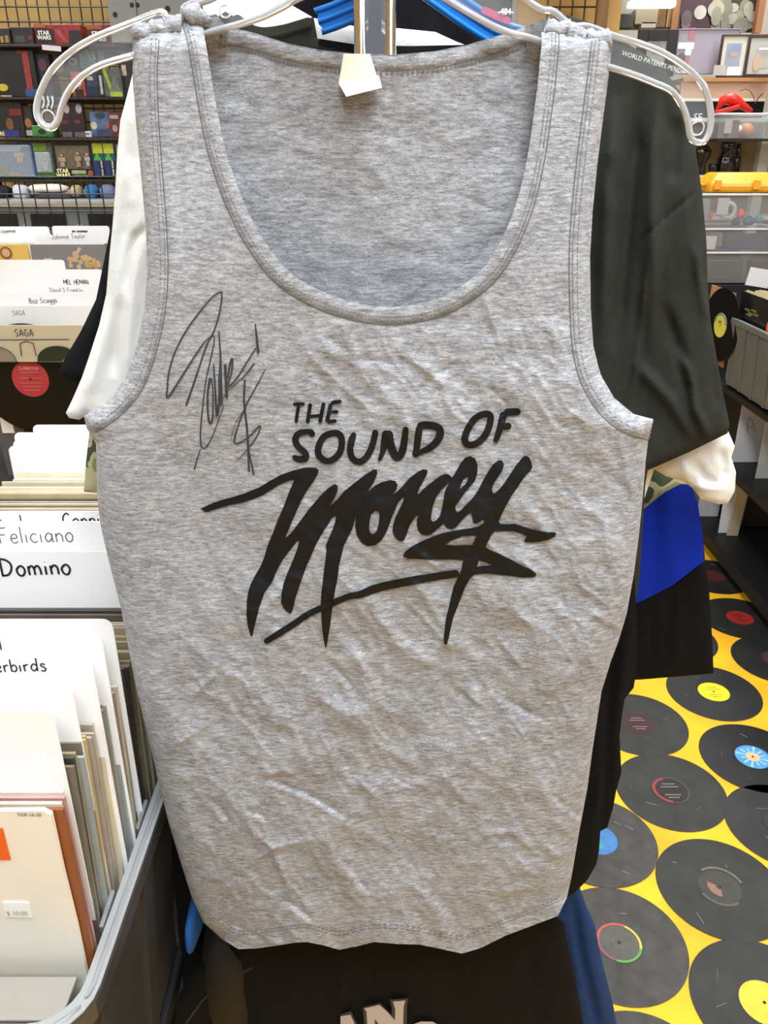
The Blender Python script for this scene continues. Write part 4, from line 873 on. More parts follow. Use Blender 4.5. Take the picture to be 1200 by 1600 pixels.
b = MB(); p = W(104, 553, 2.139); b.prism([(p.x-.015, 2.1395, zt-.095), (p.x+.025, 2.1395, p.z+.016), (p.x+.034, 2.1395, zt-.09)], (0, .0004, 0)); link('lens_glare', b, mat('#b8a860', .4), sg_)
b = MB(); p = W(42, 540, 2.14); b.tube([(p.x-.02, 2.14, p.z-.028), (p.x-.018, 2.14, p.z+.006), (p.x, 2.14, p.z+.012), (p.x+.018, 2.14, p.z+.006), (p.x+.02, 2.14, p.z-.028)], .0013, 6)
p = W(-20, 531, 2.14); q2 = W(108, 530, 2.14); b.bar((p.x, 2.14, p.z), (q2.x, 2.14, q2.z), .0012); link('frame_bridge', b, mat('#4a453a', .4), sg_)
b = MB(); p = W(38, 521, 2.14); handwriting(b, 'SAGA', (p.x-.026, 2.142, p.z-.008), XR, ZU, .018, .0022, off=.0006); link('cover_print', b, mat('#3e352c', .6), sg_)
def sheen_cover(): pass
third = [(458,2.20,'SAGA',20,495,.0098),(450,2.235,None,0,0,0),(440,2.27,None,0,0,0),(436,2.31,'Boz Scaggs',46,474,.0115),(432,2.36,None,0,0,0),(424,2.42,None,0,0,0),(418,2.48,None,0,0,0),(407,2.56,None,0,0,0),(400,2.62,None,0,0,0)]
lab3 = {0: 'tall white card lettered in capitals directly behind the sunglasses cover', 3: 'white card with a two word handwritten name behind the sunglasses cover'}
# the third crate's cards (front ones carry names)
card('tall white card with four pencilled capitals behind the sunglasses cover', 0, 478, 2.20, [('SAGA', 20, 493, .0125, .0012)], .36, right_x=W(150, 478, 2.2).x)
card('white card with a two word name in black pen above the capitals card', 0, 458, 2.26, [('Boz Scaggs', 46, 474, .0135, .0016)], .36, right_x=W(150, 458, 2.26).x)
card('white card with faint script above the two word name', 0, 447, 2.32, [('David S Franklin', 78, 456, .011, .0012)], .36, right_x=W(156, 447, 2.32).x)
card('white card with bold smudged capitals', 0, 433, 2.40, [('MEL HEMAN', 100, 444, .012, .0018)], .36, right_x=W(160, 433, 2.40).x)
card('blank white card with a brown sticker behind the named cards', 0, 421, 2.50, None, .36, right_x=W(160, 421, 2.50).x)
p = W(45, 443, 2.494); tag(link('brown_sticker', MB().box((p.x, 2.494, p.z), (.02, .0012, .013)), mat('#a8906c', .6)), 'small tan sticker on the blank white card', 'sticker')
card('blank white card tallest of the third crate', 0, 406, 2.62, None, .34, right_x=W(100, 406, 2.62).x)
# fourth crate: covers and cards
def cover(label, px, py, S, col, w=SL, name='record_cover'):
    p = W(px, py, S); t = thing(name, label, 'record', (p.x, S, p.z-SL)); link('cover', MB().box((p.x, S, p.z-SL/2), (w, .006, SL)), mat(col, .25, coat=.4), t); return t, p
t, p = cover('dark album cover with a heap of gold coins in shiny wrap', 105, 382, 2.98, '#3c2a2a', .265)
cn = MB(); rn = random.Random(3)
for k in range(34):
    a = rn.random(); x = p.x+.0+a*.105; z = p.z-.078+rn.random()*.055*(1-abs(a-.35)*1.1); cn.lathe((x, 2.975-.001*k/34, z), [(.008, -.0005), (.008, .0008)], 10, Matrix.Rotation(math.pi/2, 3, 'X') @ Matrix.Rotation(rn.uniform(-.4, .4), 3, 'Y'))
tag(link('gold_heap', cn, mat('#c89638', .35), t), label='printed heap of gold coins')
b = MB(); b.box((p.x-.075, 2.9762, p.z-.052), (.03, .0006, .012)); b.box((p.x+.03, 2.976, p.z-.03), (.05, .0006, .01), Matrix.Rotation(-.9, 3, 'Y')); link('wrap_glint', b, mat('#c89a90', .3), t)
link('plastic_wrap', MB().box((p.x, 2.9725, p.z-SL/2), (.272, .001, SL+.002)), clearmat('#ffffff', .06, .10), t)
t, p = cover('yellow album cover with a round brown badge', -12, 382, 2.98, '#d9b45c', .25)
b = MB(); flat_ell(b, p.x+.045, p.z-.028, .022, .022, 2.9755, d=.001); link('round_badge', b, mat('#8a5a44', .5), t)
b = MB(); flat_ell(b, p.x+.045, p.z-.028, .014, .014, 2.9748, d=.001); link('badge_centre', b, mat('#c9a070', .5), t)
b = MB(); flat_ell(b, p.x+.075, p.z-.075, .016, .016, 2.9755, d=.001); link('dark_spot', b, mat('#33402c', .5), t)
card('white card with a handwritten name above the gold coin cover', 0, 366, 3.05, [('Johnnie Taylor', 81, 374, .0165, .0014)], .32, right_x=W(160, 366, 3.05).x, width=.25)
card('white card with small bold writing left at the back', 0, 354, 3.2, [('cayenne', 2, 364, .014, .0018)], .3, right_x=W(76, 354, 3.2).x, width=.32)
card('white card with tiny bold writing right at the back', 0, 353, 3.26, [('an onoman', 113, 363, .011, .0024)], .3, right_x=W(170, 353, 3.26).x, width=.22)
row(3.02, 3.38, 16, W(125, 372, 3.1).x+.02-.322, 1.335, 'the left stack of the farthest crate', 'sleeves in the farthest crate', lean=.03, k=4)
row(3.02, 3.38, 16, W(125, 372, 3.1).x+.02, 1.335, 'the right stack of the farthest crate', 'sleeves in the farthest crate', lean=.03, k=5)

# ================================================================== TOY SHELVES (back left)
SX = 3.72
def zy(py, S=SX): return W(100, py, S).z
xl = W(-60, 200, SX).x; xr = W(215, 200, SX).x
us = thing('shelf_unit', 'black metal shelving with boxed toys behind the record bins', 'shelves', ((xl+xr)/2, SX+.15, 0))
SHY = (70, 152, 216, 280)
for k, py in enumerate(SHY):
    z = zy(py); link('shelf', MB().box(((xl+xr)/2, SX+.13, z-.006), (xr-xl, .32, .010)), mat('#1a1614' if k else '#2a1414', .5), us, bevel=.002)
for px in (-64, 218):
    for yy in (SX+.0, SX+.28): link('post', MB().box((W(px, 200, SX).x, yy, (zy(316, 3.56)+.011+zy(70))/2), (.022, .022, zy(70)-zy(316, 3.56)-.011)), mat('#1c1a18', .5), us)
# wire grid on the tan wall
def wire_grid(label, x0, x1, z0, z1, y, nx, nz, r=.0028, col='#17150f', cat='wire grid', tilt=0):
    t = thing('wire_grid', label, cat, ((x0+x1)/2, y, z0)); m = mat(col, .4)
    for i in range(nx+1):
        x = x0+(x1-x0)*i/nx; link('wire', MB().bar((x, y, z0), (x, y, z1), r, 5), m, t)
    for j in range(nz+1):
        z = z0+(z1-z0)*j/nz; link('wire', MB().bar((x0, y-.004, z), (x1, y-.004, z), r, 5), m, t)
    return t
tag(link('hardboard_sheet', MB().box(((xl+xr)/2-.1, SX+.42, 2.0), (xr-xl+.5, .02, 1.0)), mat('#a88950', .7, noise=.12, nscale=5)), 'tan board behind the toy shelves', 'panel')
wire_grid('black wire grid hung behind the toy shelves', xl, xr, 1.5, 2.45, SX+.32, 16, 17, r=.003)
wire_grid('black wire basket front hanging above the farthest crate', W(-50,320,3.50).x, W(205,320,3.50).x, zy(356, 3.50), zy(276, 3.50), 3.50, 12, 3, r=.0028)
# lower counter
t = thing('grey_counter', 'grey counter with dark openings under the toy shelves', 'counter', (W(70, 330, 3.62).x, 3.72, 0))
xa, xb = W(-70, 330, 3.56).x, W(215, 330, 3.56).x
link('counter_top', MB().box(((xa+xb)/2, 3.83, zy(316, 3.56)), (xb-xa, .56, .018)), mat('#a9a9a6', .4), t, bevel=.003)
link('counter_front', MB().box(((xa+xb)/2, 3.60, zy(316, 3.56)/2-.01), (xb-xa, .02, zy(316, 3.56)-.02)), mat('#7d7f7e', .5), t)
for a, b_ in ((-50, 28), (46, 104), (136, 200)):
    A = W(a, 334, 3.58); B = W(b_, 354, 3.58); link('slot', MB().box(((A.x+B.x)/2, 3.588, (A.z+B.z)/2-.006), (B.x-A.x, .008, A.z-B.z+.01)), mat('#15130f', .6), t)
for px in (35, 120): A = W(px, 330, 3.58); link('panel_joint', MB().box((A.x, 3.589, .9), (.02, .006, .95)), mat('#9a9c9a', .5), t)
# folded clothes under the lowest shelf
def lump(name, label, cat, x0, y0, x1, y1, S, col, seed, group=None):
    if S > 3: y0 += 3; y1 = min(y1, 312)
    A = W(x0, y0, S); B = W(x1, y1, S); c = (A+B)/2; rx = abs(B.x-A.x)/2; rz = abs(A.z-B.z)/2; b = MB(); rn = np.random.RandomState(seed); n, m_ = 20, 9; off = seed*3.1
    for i in range(m_+1):
        ph = math.pi*i/m_
        for k in range(n):
            th = 2*math.pi*k/n; x = math.cos(th)*math.sin(ph); y = math.sin(th)*math.sin(ph); z = math.cos(ph)
            sx = math.copysign(abs(x)**.7, x); sz = math.copysign(abs(z)**.7, z); r = 1+.28*(float(fbm(np.array(sx*2.2+off), np.array(sz*2.2+y*2+off)))-.5)
            b.v.append((c.x+rx*sx*r, c.y+.05*y*r, c.z+rz*sz*min(r, 1.05)))
    for i in range(m_):
        for k in range(n): b.f.append((i*n+k, i*n+(k+1) % n, (i+1)*n+(k+1) % n, (i+1)*n+k))
    return tag(link(name, b, mat(col, .8, noise=.1, nscale=20), smooth=True), label, cat, group)
zc = SX-.02
lump('folded_cloth', 'crumpled white cloth with dark marks under the lowest toy shelf', 'cloth', 20, 285, 48, 314, zc, '#c8c8d4', 1)
lump('folded_cloth', 'long folded cream cloth under the lowest toy shelf', 'cloth', 45, 284, 108, 302, zc, '#e2dad0', 2)
lump('folded_cloth', 'dark folded cloth under the cream cloth', 'cloth', 55, 298, 120, 315, zc-.01, '#3a363c', 3)
lump('folded_cloth', 'black cloth bundle at the left end under the toy shelf', 'cloth', -40, 286, 20, 315, zc, '#1c1a22', 4)
lump('soft_toy', 'small cream soft toy between the cloth and the blue bags', 'toy', 111, 286, 130, 308, zc, '#b8a888', 5)
lump('plastic_bag', 'shiny blue plastic bag under the green and yellow boxes', 'bag', 133, 285, 156, 312, zc, '#2f6f9c', 6)
lump('plastic_bag', 'grey violet plastic bag right of the blue bag', 'bag', 156, 285, 182, 312, zc, '#6d7596', 7)
# boxed goods: (name,label,px0,py0,px1,py1,dy,body,[(part,fx0,fy0,fx1,fy1,col,shape)],text,(fx,fy,fw,col))
def dull(h, k=.82, d=.2):
    c = [int(h[i:i+2], 16) for i in (1, 3, 5)]; g = sum(c)/3; return '#'+''.join('%02x' % int(max(0, min(255, (x*(1-d)+g*d)*k))) for x in c)
def package(label, x0, y0, x1, y1, dy, body, panels=(), texts=(), S=SX, name='toy_box', cat='toy box', depth=.08, window=None):
    for q_ in (70, 152, 215):
        if q_-6 < y0 < q_+8: y0 = q_+8
        if q_-4 < y1 < q_+6: y1 = q_-.8
    if y1 > 275: y1 = 278
    A = W(x0, y0, S+dy); B = W(x1, y1, S+dy); xm = (A.x+B.x)/2; ym = S+dy
    X0, X1, Z1, Z0 = W(x0, (y0+y1)/2, S+dy).x, W(x1, (y0+y1)/2, S+dy).x, A.z, B.z
    t = thing(name, label, cat, (xm, ym+depth/2, Z0))
    link('box', MB().box(((X0+X1)/2, ym+depth/2, (Z0+Z1)/2), (X1-X0, depth, Z1-Z0)), mat(body, .35, coat=.3, noise=.4, nscale=45), t, bevel=.002)
    for i, pn in enumerate(panels):
        nm, a, b_, c, d, col = pn[:6]; sh = pn[6] if len(pn) > 6 else 'r'
        xa_, xb_ = X0+a*(X1-X0), X0+c*(X1-X0); za, zb = Z1-b_*(Z1-Z0), Z1-d*(Z1-Z0); y_ = ym-.0012-.0006*i; b2 = MB(); cx_, cz = (xa_+xb_)/2, (za+zb)/2
        if sh == 'r': b2.box((cx_, y_, cz), (xb_-xa_, .002, za-zb))
        elif sh == 'o': flat_ell(b2, cx_, cz, (xb_-xa_)/2, (za-zb)/2, y_-.001, 18, .002)
        elif sh == 't': b2.prism([(xa_, y_, zb), (xb_, y_, zb), (cx_, y_, za)], (0, .0015, 0))
        elif sh == 'd': b2.prism([(xa_, y_, za), (xa_+(xb_-xa_)*.35, y_, za), (xb_, y_, zb), (xb_-(xb_-xa_)*.35, y_, zb)], (0, .0015, 0))
        elif sh == 'f':   # little upright moulded piece: base, torso block, round top
            h = za-zb; b2.box((cx_, y_-.004, zb+h*.2), ((xb_-xa_)*.55, .008, h*.4)); b2.box((cx_, y_-.005, zb+h*.55), ((xb_-xa_)*.9, .01, h*.32)); b2.lathe((cx_, y_-.005, zb+h*.72), [(.001, 0), (h*.12, h*.06), (h*.12, h*.18), (.001, h*.26)], 8)
        link(nm, b2, mat(dull(col), .4, noise=.25, nscale=70), t)
    for tx in texts:
        s, fx, fy, fw, col = tx[:5]; b2 = MB(); rt = len(tx) > 5
        c = (X0+fx*(X1-X0), ym-.0012-.0006*len(panels)-.0012, Z1-fy*(Z1-Z0))
        if rt: lettering(b2, s, c, (0, 0, 1), (-1, 0, 0), w=fw*(Z1-Z0), offset=.03)
        else: lettering(b2, s, c, XR, ZU, w=fw*(X1-X0), offset=.03)
        link('lettering', b2, mat(col, .5), t)
    if window:
        a, b_, c, d = window; xa_, xb_ = X0+a*(X1-X0), X0+c*(X1-X0); za, zb = Z1-b_*(Z1-Z0), Z1-d*(Z1-Z0)
        link('clear_window', MB().box(((xa_+xb_)/2, ym-.012, (za+zb)/2), (xb_-xa_, .020, za-zb)), clearmat('#e6eef4', .08, .22), t, bevel=.004)
    return t
SW = 'STAR\nWARS'
package('red and black toy box on the top shelf, left of its twin', 55, 38, 128, 69, 0, '#8c1418', [('black_panel', .02, .22, .40, .95, '#1c1416'), ('red_stripe', .42, .25, .70, .9, '#c8484a', 'd'), ('dark_panel', .72, .3, 1, 1, '#241410'), ('orange_edge', .0, .0, .25, .18, '#c85a28')], [(SW, .19, .55, .3, '#e8e6e4')])
package('red and black toy box on the top shelf beside the grey cabinet', 137, 38, 176, 69, 0, '#7c1216', [('black_panel', .05, .3, .85, .95, '#1c1416'), ('orange_edge', .0, .02, .6, .25, '#c85a28')], [(SW, .42, .6, .62, '#e8e6e4')])
package('dark toy box with gold marks at the left end of the top shelf', -40, 44, 16, 69, 0, '#241814', [('gold_spot', .72, .5, .80, .9, '#c8a048'), ('gold_spot', .85, .45, .95, .9, '#b88838')])
package('black toy box with small red print on the top shelf', 18, 42, 52, 69, .01, '#1c1614', [('grey_print', .15, .5, .6, .9, '#4a4446'), ('red_spot', .75, .5, .95, .75, '#8c1c1c')])
0 and package('tall dark red window box behind the left end of the top shelf', -20, -20, 50, 40, .06, '#3a1c1a', [('pale_panel', .1, .2, .45, .8, '#8a8480'), ('dark_panel', .5, .1, .9, .9, '#5c2420')])
package('large black box with a slanting red stripe on the second shelf', -30, 78, 56, 150, 0, '#191818', [('red_stripe', .80, .02, .91, .85, '#b42828'), ('red_tip', .72, .02, .79, .08, '#b43420'), ('yellow_sticker', .27, .72, .46, .88, '#e0cc20', 'o'), ('blue_patch', .76, .84, .99, 1, '#28509c'), ('pale_print', .30, .97, .5, 1, '#d8b890')], [])
package('dark box with a pink patch on the second shelf', 58, 84, 80, 150, .02, '#171519', [('pink_patch', .2, .1, .8, .4, '#6c3040', 'o'), ('blue_strip', .3, .4, .5, .8, '#1c2c5c')])
package('black carded toy with tan and green shapes on the second shelf', 84, 76, 122, 118, .03, '#2c2a26', [('tan_shape', .0, .3, .4, .9, '#8c6848', 'o'), ('silver_ring', .62, .3, .95, .6, '#8a8a84', 'o'), ('silver_ring_centre', .70, .38, .88, .54, '#2c2a26', 'o')])
package('green and grey carded toy on the second shelf', 124, 72, 150, 108, .02, '#3a4448', [('green_wedge', .3, .0, .95, .7, '#3c8c4a', 'd'), ('pale_wedge', .7, .1, 1, .5, '#8a94a0', 'd')])
package('blue grey toy card with round dark bubble on the second shelf', 152, 66, 196, 98, .02, '#4c5664', [('dark_bubble', .2, .1, .95, .9, '#2c3040', 'o')])
package('small red and white toy card standing on the second shelf', 112, 112, 133, 150, -.02, '#8c3c2c', [('white_swirl', .25, .3, .75, .6, '#e0d8cc', 'o'), ('black_base', .2, .7, .8, .95, '#2c2018')], depth=.05)
package('navy toy card with white sideways lettering on the second shelf', 134, 110, 153, 150, -.02, '#2c3448', [('navy_field', .1, .6, .9, .95, '#1c2c4c')], [(SW, .42, .3, .5, '#d8d0bc')], depth=.05)
package('black toy card with vertical white strip on the second shelf', 153, 112, 163, 150, -.02, '#1c201e', [('white_strip', .3, .15, .7, .9, '#c8ccc0')], depth=.05)
package('lime green and grey wedge shaped toy pack on the second shelf', 162, 108, 190, 150, -.03, '#4c5450', [('lime_wedge', .0, .0, .5, .8, '#a8cc28', 'd'), ('lime_base', .3, .82, .98, 1, '#b4dc38'), ('grey_wedge', .3, .2, .95, .85, '#7c8078', 't')], depth=.05)
package('dark toy card with pale sideways lettering beside the white t-shirt', 190, 96, 212, 150, -.01, '#2a1e18', [('pale_patch', .1, .1, .4, .4, '#d8ccb0')], depth=.05)
package('black window box with a red title plate on the third shelf', -25, 160, 36, 214, 0, '#1c1a1a', [('red_plate', .68, .18, .99, .38, '#8c2020'), ('orange_piece', .55, .45, .75, .8, '#8c5030', 'o'), ('blue_band', .2, .80, .85, 1, '#2c3494')], [('WARS', .3, .9, .35, '#e0d870')])
package('small dark pack with an orange piece on the third shelf', 37, 165, 52, 214, .01, '#2a2422', [('orange_piece', .1, .4, .8, .7, '#b07038', 'o'), ('white_base', .1, .78, .9, .95, '#c8c0b4')])
package('green topped toy pack hanging below the hanger tip', 50, 196, 82, 216, -.01, '#2c6c3c', [('green_leaf', .05, .1, .95, .9, '#4ca438', 'o'), ('dark_leaf', .3, .3, .7, .8, '#1c3424', 'o')])
for k, (a, b_) in enumerate(((93, 112), (112, 131))):
    package(['black maroon pouch with a white sticker, left one of the pair', 'black maroon pouch with a white sticker, right one of the pair'][k], a, 160, b_, 214, 0, '#281c22', [('white_sticker', .45, .05, .95, .32, '#b8b0b4', 'o'), ('red_print', .2, .5, .7, .62, '#7c2834'), ('grey_base', .1, .85, .9, 1, '#6c646c')], name='toy_pouch', cat='toy pouch', depth=.03)
package('blue toy card with a pink dot hanging over the tan wall', 141, 174, 172, 215, .02, '#4c6480', [('dark_fish', .3, .05, .8, .28, '#2c4458', 'o'), ('cream_patch', .02, .4, .35, .7, '#d8d4bc', 'o'), ('pink_dot', .75, .5, .98, .68, '#d84c64', 'o'), ('navy_base', .3, .7, .9, .98, '#34487c')], depth=.02)
package('dark red toy card next to the blue toy card', 171, 176, 192, 215, .015, '#5c2c28', [('pale_head', .1, .1, .7, .25, '#b8b4ac'), ('white_spots', .2, .5, .6, .8, '#b8a89c', 'o')], depth=.02)
package('small white price box below the blue toy card', 132, 205, 142, 215, 0, '#c8ccd4', [('grey_print', .2, .3, .8, .6, '#8a8e98')], depth=.02)
package('large blue window box with a small tan piece on the lowest shelf', -30, 217, 55, 276, 0, '#34507c', [('blue_corner', .78, .05, .98, .45, '#2840a0'), ('inner_blue', .05, .25, .95, .9, '#4a6890'), ('tan_piece', .64, .18, .84, .55, '#b89878', 'f'), ('olive_piece', .35, .62, .48, .92, '#78704c'), ('orange_piece', .48, .82, .7, .96, '#b07858', 'o')], [], window=(.02, .06, .97, .96))
package('green and grey pack with a yellow top label on the lowest shelf', 55, 216, 84, 277, .0, '#4c504c', [('lime_label', .0, .02, .7, .24, '#7cac28'), ('grey_piece', .35, .42, .75, .78, '#b0b4b0', 'f'), ('green_base', .05, .82, .95, 1, '#4c8c34')], window=(.1, .26, .9, .84))
package('black boxed set with three small cream pieces on the lowest shelf', 84, 218, 146, 277, -.005, '#1a1612', [('sand_window', .08, .08, .92, .74, '#7c6c50'), ('cream_piece', .14, .3, .32, .68, '#c8a888', 'f'), ('gold_piece', .55, .25, .72, .68, '#b8a078', 'f'), ('silver_piece', .8, .28, .94, .66, '#c0b8b4', 'f'), ('cream_label', .42, .78, .78, .88, '#c8c488'), ('green_strip', .45, .90, .85, .98, '#5c8c3c'), ('orange_dot', .83, .78, .97, .94, '#c8582c', 'o')], [(SW, .2, .86, .36, '#ece8b0')])
for k, (a, b_) in enumerate(((146, 163), (163, 180))):
    package(['yellow green and blue toy card with sideways title, left of two', 'yellow green and blue toy card with sideways title, right of two'][k], a, 216, b_, 277, -.005, '#1c4c5c', [('yellow_top', .05, .02, .95, .3, '#d8e020'), ('green_mid', .05, .25, .75, .5, '#5cc838', 't'), ('blue_field', .0, .5, .5, .98, '#1c3880'), ('black_field', .5, .5, 1, .98, '#141414')], [('STAR WARS', .74, .72, .42, '#d8d4c4', 1)], depth=.03)
package('dark toy card with a pale top at the end of the lowest shelf', 180, 216, 200, 277, .0, '#2c2a2e', [('pale_top', .2, .05, .7, .3, '#b0acb0')], depth=.03)
A = W(80, 75, SX-.04); tag(link('shelf_tag', MB().box((A.x, SX-.036, A.z), (.075, .002, .018), Matrix.Rotation(.08, 3, 'Y')), mat('#c8c4cc', .5)), 'lilac paper tag stuck on the top shelf edge', 'tag')
# grey cabinet
A = W(160, -60, SX-.05); B = W(330, 67, SX-.05)
gc = thing('grey_cabinet', 'grey metal cabinet with punched holes behind the left strap', 'cabinet', ((A.x+B.x)/2, SX+.05, B.z))
link('body', MB().box(((A.x+B.x)/2, SX+.05, (A.z+B.z)/2), (B.x-A.x, .2, A.z-B.z)), mat('#7c807e', .45, noise=.05), gc, bevel=.004)
for px, py, r in ((180, 23, .009), (206, 8, .008), (215, 8, .008), (213, 45, .006), (262, 14, .01)):
    p = W(px, py, SX-.05); b = MB(); flat_ell(b, p.x, p.z, r, r*1.1, SX-.052, 16, .003); link('punched_hole', b, mat('#151515', .6), gc)
p = W(212, 0, SX-.05); link('door_seam', MB().box((p.x, SX-.0505, p.z), (.004, .002, .3)), mat('#4c4f4e', .6), gc)
# tan shelf wall behind the right strap
A = W(860, 20, 4.4); B = W(950, 60, 4.4)
tag(link('wood_post', MB().box((W(940, 20, 4.4).x, 4.4, 1.3), (.05, .05, 2.6)), mat('#7a5a38', .6, noise=.15, nscale=8, stretch=(6, 6, 1))), 'brown wooden post right of the neck opening', 'post')
tag(link('hardboard_sheet', MB().box((W(890, 20, 4.5).x, 4.52, 2.15), (.5, .02, .9)), mat('#b08c50', .7, noise=.1, nscale=5)), 'tan board behind the small wire grid', 'panel')
wire_grid('small black wire grid left of the wooden post', W(855, 20, 4.45).x, W(932, 20, 4.45).x, 2.0, 2.5, 4.45, 4, 7, r=.004, col='#3a2c1c')
# tall dark cupboard seen through the neck opening
t = thing('dark_cupboard', 'tall dark cupboard between the grey cabinet and the wooden post', 'cupboard', (W(560, 20, 4.6).x, 4.7, 0))
link('body', MB().box((W(560, 20, 4.6).x, 4.75, 1.2), (1.5, .4, 2.4)), mat('#3e3f40', .5), t, bevel=.005)
link('door', MB().box((W(470, 20, 4.6).x, 4.54, 1.2), (.7, .02, 2.3)), mat('#4a4b4c', .5), t, bevel=.003); link('door', MB().box((W(670, 20, 4.6).x, 4.54, 1.2), (.7, .02, 2.3)), mat('#4a4b4c', .5), t, bevel=.003)

# ================================================================== RIGHT BACKGROUND
BW = 4.6
def framed(label, x0, y0, x1, y1, S, frame, mt, pic, extras=(), fw=.018, name='framed_picture', tilt=0):
    A = W(x0, y0, S); B = W(x1, y1, S); X0, X1 = A.x, W(x1, y0, S).x; Z1, Z0 = A.z, B.z
    t = thing(name, label, 'picture', ((X0+X1)/2, S, Z0)); cx_, cz = (X0+X1)/2, (Z0+Z1)/2
    fr = MB()
    for s in (-1, 1):
        fr.box((cx_+s*((X1-X0)/2-fw/2), S, cz), (fw, .022, Z1-Z0)); fr.box((cx_, S, cz+s*((Z1-Z0)/2-fw/2)), (X1-X0-2*fw, .022, fw))
    link('frame', fr, mat(frame, .4), t, bevel=.002)
    link('mount', MB().box((cx_, S+.004, cz), (X1-X0-2*fw, .006, Z1-Z0-2*fw)), mat(mt, .6), t)
    w2, h2 = (X1-X0-2*fw), (Z1-Z0-2*fw)
    if pic: link('print', MB().box((cx_, S-.0005, cz), (w2*.62, .003, h2*.66)), mat(pic, .4, noise=.3, nscale=14), t)
    for k, (nm, fx, fy, rw, rh, col, sh) in enumerate(extras):
        b = MB(); px, pz = X0+fx*(X1-X0), Z1-fy*(Z1-Z0); y_ = S-.003-.001*k
        if sh == 'o': flat_ell(b, px, pz, rw*(X1-X0)/2, rh*(Z1-Z0)/2, y_, 20, .001)
        else: b.box((px, y_, pz), (rw*(X1-X0), .001, rh*(Z1-Z0)))
        link(nm, b, mat(col, .4), t)
    link('glass', MB().box((cx_, S-.0095, cz), (w2, .001, h2)), clearmat('#ffffff', .03, .07), t)
    return t
t = thing('dark_mural', 'dark maroon poster board with pale bulky white shapes', 'poster', (W(1125, 20, BW).x, BW+.12, W(0, 60, BW).z))
X0, X1 = W(1058, 20, BW+.1).x, W(1186, 20, BW+.1).x; Zt, Zb = W(0, -40, BW+.1).z, W(0, 50, BW+.1).z
link('board', MB().box(((X0+X1)/2, BW+.12, (Zt+Zb)/2), (X1-X0, .02, Zt-Zb)), mat('#3a2428', .5), t)
rn = random.Random(4)
for px, py, rx, rz, c in [(1095, 19, 8, 8, '#a8a49a'), (1073, 28, 7, 9, '#54484a'), (1072, 38, 6, 5, '#6a5c5c')]+[(1118+rn.random()*58, 2+rn.random()*42, 5+rn.random()*6, 5+rn.random()*6, rn.choice(['#7c7a68', '#8c8876', '#6c6a5a', '#98947e'])) for _ in range(26)]:
    p = W(px, py, BW+.1); b = MB(); flat_ell(b, p.x, p.z, rx/F*BW*1.05, rz/F*BW*1.05, BW+.108-.0006*(px % 14), 18, .001); link('pale_shape', b, mat(c, .6, noise=.15, nscale=16), t)
for px, lb in ((1057, 'brown wooden upright left of the maroon poster'), (1190, 'brown wooden upright right of the maroon poster')):
    A = W(px, 0, BW+.05); tag(link('wood_upright', MB().box((A.x, BW+.05, (W(0, 50, BW).z+2.75)/2), (.032, .04, 2.75-W(0, 50, BW).z)), mat('#8a5c38', .5, noise=.15, nscale=6)), lb, 'post')
t = thing('wall_mirror', 'tall mirror with stored cartons reflected, left of the maroon poster', 'mirror', (W(1018, 20, BW).x, BW+.1, W(0, 46, BW).z))
A = W(975, -40, BW+.1); B = W(1050, 46, BW+.1); link('panel', MB().box(((A.x+B.x)/2, BW+.12, (A.z+B.z)/2), (B.x-A.x, .02, A.z-B.z)), mat('#9a968c', .25, noise=.1, nscale=3), t)
for a, b_, c, d, col in ((990, 16, 1022, 40, '#a8a088'), (1024, 14, 1036, 45, '#7a5c3c'), (1037, 10, 1050, 45, '#9a7c54'), (998, 36, 1020, 46, '#c0b8a4'), (962, 24, 985, 46, '#4a4a48')):
    P1 = W(a, b_, BW+.1); P2 = W(c, d, BW+.1); link('carton', MB().box(((P1.x+P2.x)/2, BW+.08, (P1.z+P2.z)/2), (P2.x-P1.x, .06, P1.z-P2.z)), mat(col, .7), t, bevel=.003)
P1 = W(985, 4, BW); P2 = W(1054, 11, BW); tag(link('reflected_light_strip', MB().box(((P1.x+P2.x)/2, BW+.02, (P1.z+P2.z)/2+.004), (P2.x-P1.x, .07, P1.z-P2.z+.006)), mat('#ffffff', .5, emit=1.6)), 'glowing strip standing in for a light reflected in the mirror', 'light')  # glowing box in place of the light fixture's mirror reflection
framed('small black frame with a teal round picture at the left of the ledge', 998, 46, 1060, 120, BW-.02, '#16140f', '#8a8c84', None, [('teal_circle', .48, .38, .3, .3, '#3c6a6c', 'o'), ('small_tag', .8, .08, .08, .06, '#d8d8d4', 'r')], fw=.05)
framed('wide lilac poster with a white block and a black round head shape', 1060, 45, 1158, 116, BW, '#7c6c80', '#8a7c92', None, [('red_flag', .23, .1, .10, .25, '#a83c5c', 'r'), ('white_block', .13, .37, .3, .14, '#f0eef0', 'r'), ('white_stem', .2, .48, .10, .2, '#e8e4e8', 'r'), ('black_head', .10, .72, .16, .4, '#1a1416', 'o'), ('lower_white', .25, .95, .2, .08, '#e8e8ec', 'r'), ('red_leg', .20, .78, .06, .3, '#a84c64', 'r')], fw=.006)
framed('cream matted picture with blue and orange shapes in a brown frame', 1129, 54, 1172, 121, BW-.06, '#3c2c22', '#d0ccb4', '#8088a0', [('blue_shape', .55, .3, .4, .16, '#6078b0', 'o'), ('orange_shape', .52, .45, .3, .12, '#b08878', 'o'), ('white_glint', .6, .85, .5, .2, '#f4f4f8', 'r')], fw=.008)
framed('brown framed photograph with a pale figure at the right edge', 1170, 54, 1236, 121, BW-.05, '#3c2a20', '#b8b4ac', '#a8a49c', [('tan_figure', .3, .65, .2, .4, '#c8a888', 'o'), ('white_line', .45, .33, .3, .05, '#f4f4f4', 'r')], fw=.014)
